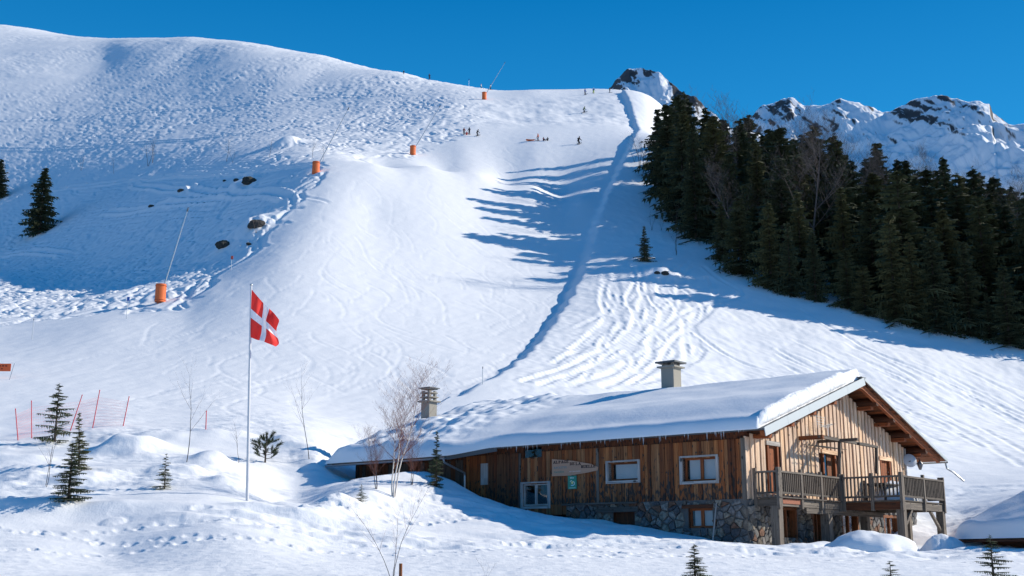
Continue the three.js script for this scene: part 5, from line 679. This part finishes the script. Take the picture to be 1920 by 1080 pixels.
function figure(q) {
  const v = k => V(...q[k]), B = []; const c = (a, b, r0, r1, g) => B.push([a, b, r0, r1, g]); const hip = v('hip'), ch = v('chest'), sh = s => ch.clone().add(V(s * .19, .06, 0)), hp = s => hip.clone().add(V(s * .09, -.02, 0));
  c(hip, ch, .155, .17, 0); c(hp(-1), hp(1), .12, .12, 1); c(sh(-1), sh(1), .085, .085, 0); c(ch, v('neck'), .09, .06, 0); c(v('neck'), v('head'), .06, .06, 2); c(v('head'), v('head').clone().add(V(0, .05, 0)), .108, .122, 3); c(v('head').clone().add(V(0, -.06, .06)), v('head').clone().add(V(0, -.01, .09)), .055, .045, 2);
  for (const [s, k, a, e, h] of [[-1, 'lk', 'la', 'le', 'lh'], [1, 'rk', 'ra', 're', 'rh']]) { c(hp(s), v(k), .105, .075, 1); c(v(k), v(a), .08, .065, 1); c(v(a).clone().add(V(0, -.01, -.08)), v(a).clone().add(V(0, -.01, .15)), .065, .055, 4); c(sh(s), v(e), .075, .058, 0); c(v(e), v(h), .058, .045, 0); c(v(h), v(h).clone().add(V(0, -.03, .07)), .048, .04, 4); }
  const N = 60, mc = new MarchingCubes(N, new THREE.MeshStandardMaterial(), false, false, 30000); mc.isolation = 0; const S = 1, oy = .92, d = (p, b) => { const ab = b[1].clone().sub(b[0]), t = clamp(p.clone().sub(b[0]).dot(ab) / Math.max(ab.lengthSq(), 1e-6)); return p.distanceTo(b[0].clone().addScaledVector(ab, t)) - lerp(b[2], b[3], t); };
  const p = V(0, 0, 0), near = x => { let m = 1e9, g = 0; for (const b of B) { const k = d(x, b); if (k < m) { m = k; g = b[4]; } } return g; };
  for (let z = 0; z < N; z++) for (let y = 0; y < N; y++) for (let x = 0; x < N; x++) { p.set((x - N / 2) / (N / 2) * S, (y - N / 2) / (N / 2) * S + oy, (z - N / 2) / (N / 2) * S); let s = 0; for (const b of B) { const k = d(p, b); s += Math.exp(-k * 38); } mc.field[z * N * N + y * N + x] = Math.log(s) / 38; }
  mc.update(); const n = mc.count, P = new Float32Array(n * 3), G = new Uint8Array(n); for (let i = 0; i < n; i++) { const X = mc.positionArray[i * 3] * S, Y = mc.positionArray[i * 3 + 1] * S + oy, Z = mc.positionArray[i * 3 + 2] * S; P.set([X, Y, Z], i * 3); G[i] = near(p.set(X, Y, Z)); }
  const g = new THREE.BufferGeometry(); g.setAttribute('position', new THREE.BufferAttribute(P, 3)); g.computeVertexNormals(); g.setAttribute('normal', new THREE.BufferAttribute(Float32Array.from(mc.normalArray.slice(0, n * 3)), 3)); { const nn = g.attributes.normal; let bad = 0; for (let i = 0; i < n; i++) { if (!(Math.hypot(nn.getX(i), nn.getY(i), nn.getZ(i)) > .1)) bad++; } if (bad > n * .1) g.computeVertexNormals(); } return { g, G, q };
}
const FIG = { stand: figure(POSE.stand), ski: figure(POSE.ski), sit: figure(POSE.sit) };
const skiM = std(lin(.05, .05, .06), .4), cloth = std(0xffffff, .85, { vertexColors: true });
const SKIN = [.45, .26, .18], BOOT = [.03, .03, .035], skiG = new THREE.BoxGeometry(.09, .03, 1.75, 1, 1, 8); { const p = skiG.attributes.position; for (let i = 0; i < p.count; i++) if (p.getZ(i) > .6) p.setY(i, p.getY(i) + (p.getZ(i) - .6) ** 2 * 1.4); skiG.computeVertexNormals(); }
function person(px, py, hpx, pose, jacket, trousers, helmet, turn, label, skis = true) {
  const p = pick(px, py, 120), f = FIG[pose], full = { stand: 1.76, ski: 1.62, sit: 1.0 }[pose], sc = clamp(hpx * -p.z / 2255 / full, .85, 1.25), t = thing('person', label, 'person', [p.x, p.y + .02, p.z], turn); t.scale.setScalar(sc); const g = f.g.clone(), col = new Float32Array(f.G.length * 3), C = [jacket, trousers, SKIN, helmet, BOOT]; for (let i = 0; i < f.G.length; i++) col.set(C[f.G[i]], i * 3); g.setAttribute('color', new THREE.BufferAttribute(col, 3)); part('body', g, cloth, t);
  if (skis && pose !== 'sit') { for (const k of ['la', 'ra']) { const m = part('ski', skiG, skiM, t); m.position.set(f.q[k][0], .015, f.q[k][2] + .1); } for (const k of ['lh', 'rh']) { const h = V(...f.q[k]); part('ski_pole', rod(h.clone().add(V(0, .06, .03)), V(h.x * 1.25, .02, h.z - .45), .012, .009, 5), skiM, t); } } return t;
}
const NAVY = [.02, .03, .06], BLK = [.018, .018, .02], RED = [.5, .05, .04], ORG = [.75, .14, .03], WHT = [.7, .7, .7], GRN = [.05, .12, .03], LIME = [.5, .62, .05], BLU = [.04, .1, .3];
person(1085, 271, 17, 'ski', BLK, BLK, BLK, .5, 'skier in black carving down the lower traverse with legs angled'); person(1095, 211, 13, 'ski', GRN, BLK, BLK, 1.0, 'skier in dark green crouching on the upper pitch'); person(1097, 178, 13, 'stand', BLU, NAVY, BLK, .6, 'skier in blue dropping over the top of the run'); person(1113, 175, 12, 'stand', BLU, LIME, WHT, 2.6, 'skier in lime trousers waiting on the skyline'); person(1143, 174, 11, 'stand', BLK, BLK, BLK, 1.2, 'skier in black at the far end of the skyline');
person(1009, 264, 15, 'stand', ORG, NAVY, ORG, -1.2, 'rescuer in an orange jacket standing by the sled', true); person(1019, 264, 6, 'sit', [.25, .04, .06], BLK, BLK, .8, 'person in dark red sitting in the snow near the rescuer'); person(1027, 264, 6, 'sit', BLK, BLK, BLK, -.4, 'person in black sitting in the snow near the rescuer');
person(870, 252, 14, 'stand', [.2, .05, .05], BLK, BLK, .3, 'skier in dark red standing in the group beside the run'); person(880, 252, 15, 'stand', NAVY, BLK, NAVY, -.5, 'skier in navy standing in the group beside the run'); person(895, 255, 14, 'ski', BLK, BLK, BLK, .9, 'skier in black setting off from the group beside the run'); person(875, 253, 6, 'sit', RED, RED, BLK, 0, 'person in red sitting in front of the standing group');
person(902, 167, 11, 'stand', WHT, NAVY, RED, 1.4, 'skier in a white jacket on the skyline'); person(920, 168, 11, 'stand', WHT, BLK, BLK, -1.3, 'skier in a white jacket and black trousers behind the top snow lance'); person(757, 139, 8, 'stand', BLK, BLK, BLK, 0, 'distant skier in black half hidden behind the rounded crest'); person(805, 148, 8, 'stand', NAVY, BLK, BLK, .5, 'distant skier in navy on the rounded crest');
{ const p = pick(994, 264, 120), g = thing('rescue_sled', 'long flat orange rescue sled lying on the traverse', 'sled', [p.x, p.y + .05, p.z], .1); const s = new THREE.BoxGeometry(1.9, .22, .55, 10, 2, 4), q = s.attributes.position; for (let i = 0; i < q.count; i++) { const x = q.getX(i); q.setY(i, q.getY(i) + .11 + .1 * Math.pow(Math.abs(x) / .95, 4)); q.setZ(i, q.getZ(i) * (1 - .25 * Math.pow(Math.abs(x) / .95, 4))); } s.computeVertexNormals(); part('shell', s, orange, g); part('handle', rod(V(.9, .2, .15), V(1.7, .6, .15), .02), zinc, g); part('handle', rod(V(.9, .2, -.15), V(1.7, .6, -.15), .02), zinc, g); }
renderer.render(scene, camera);
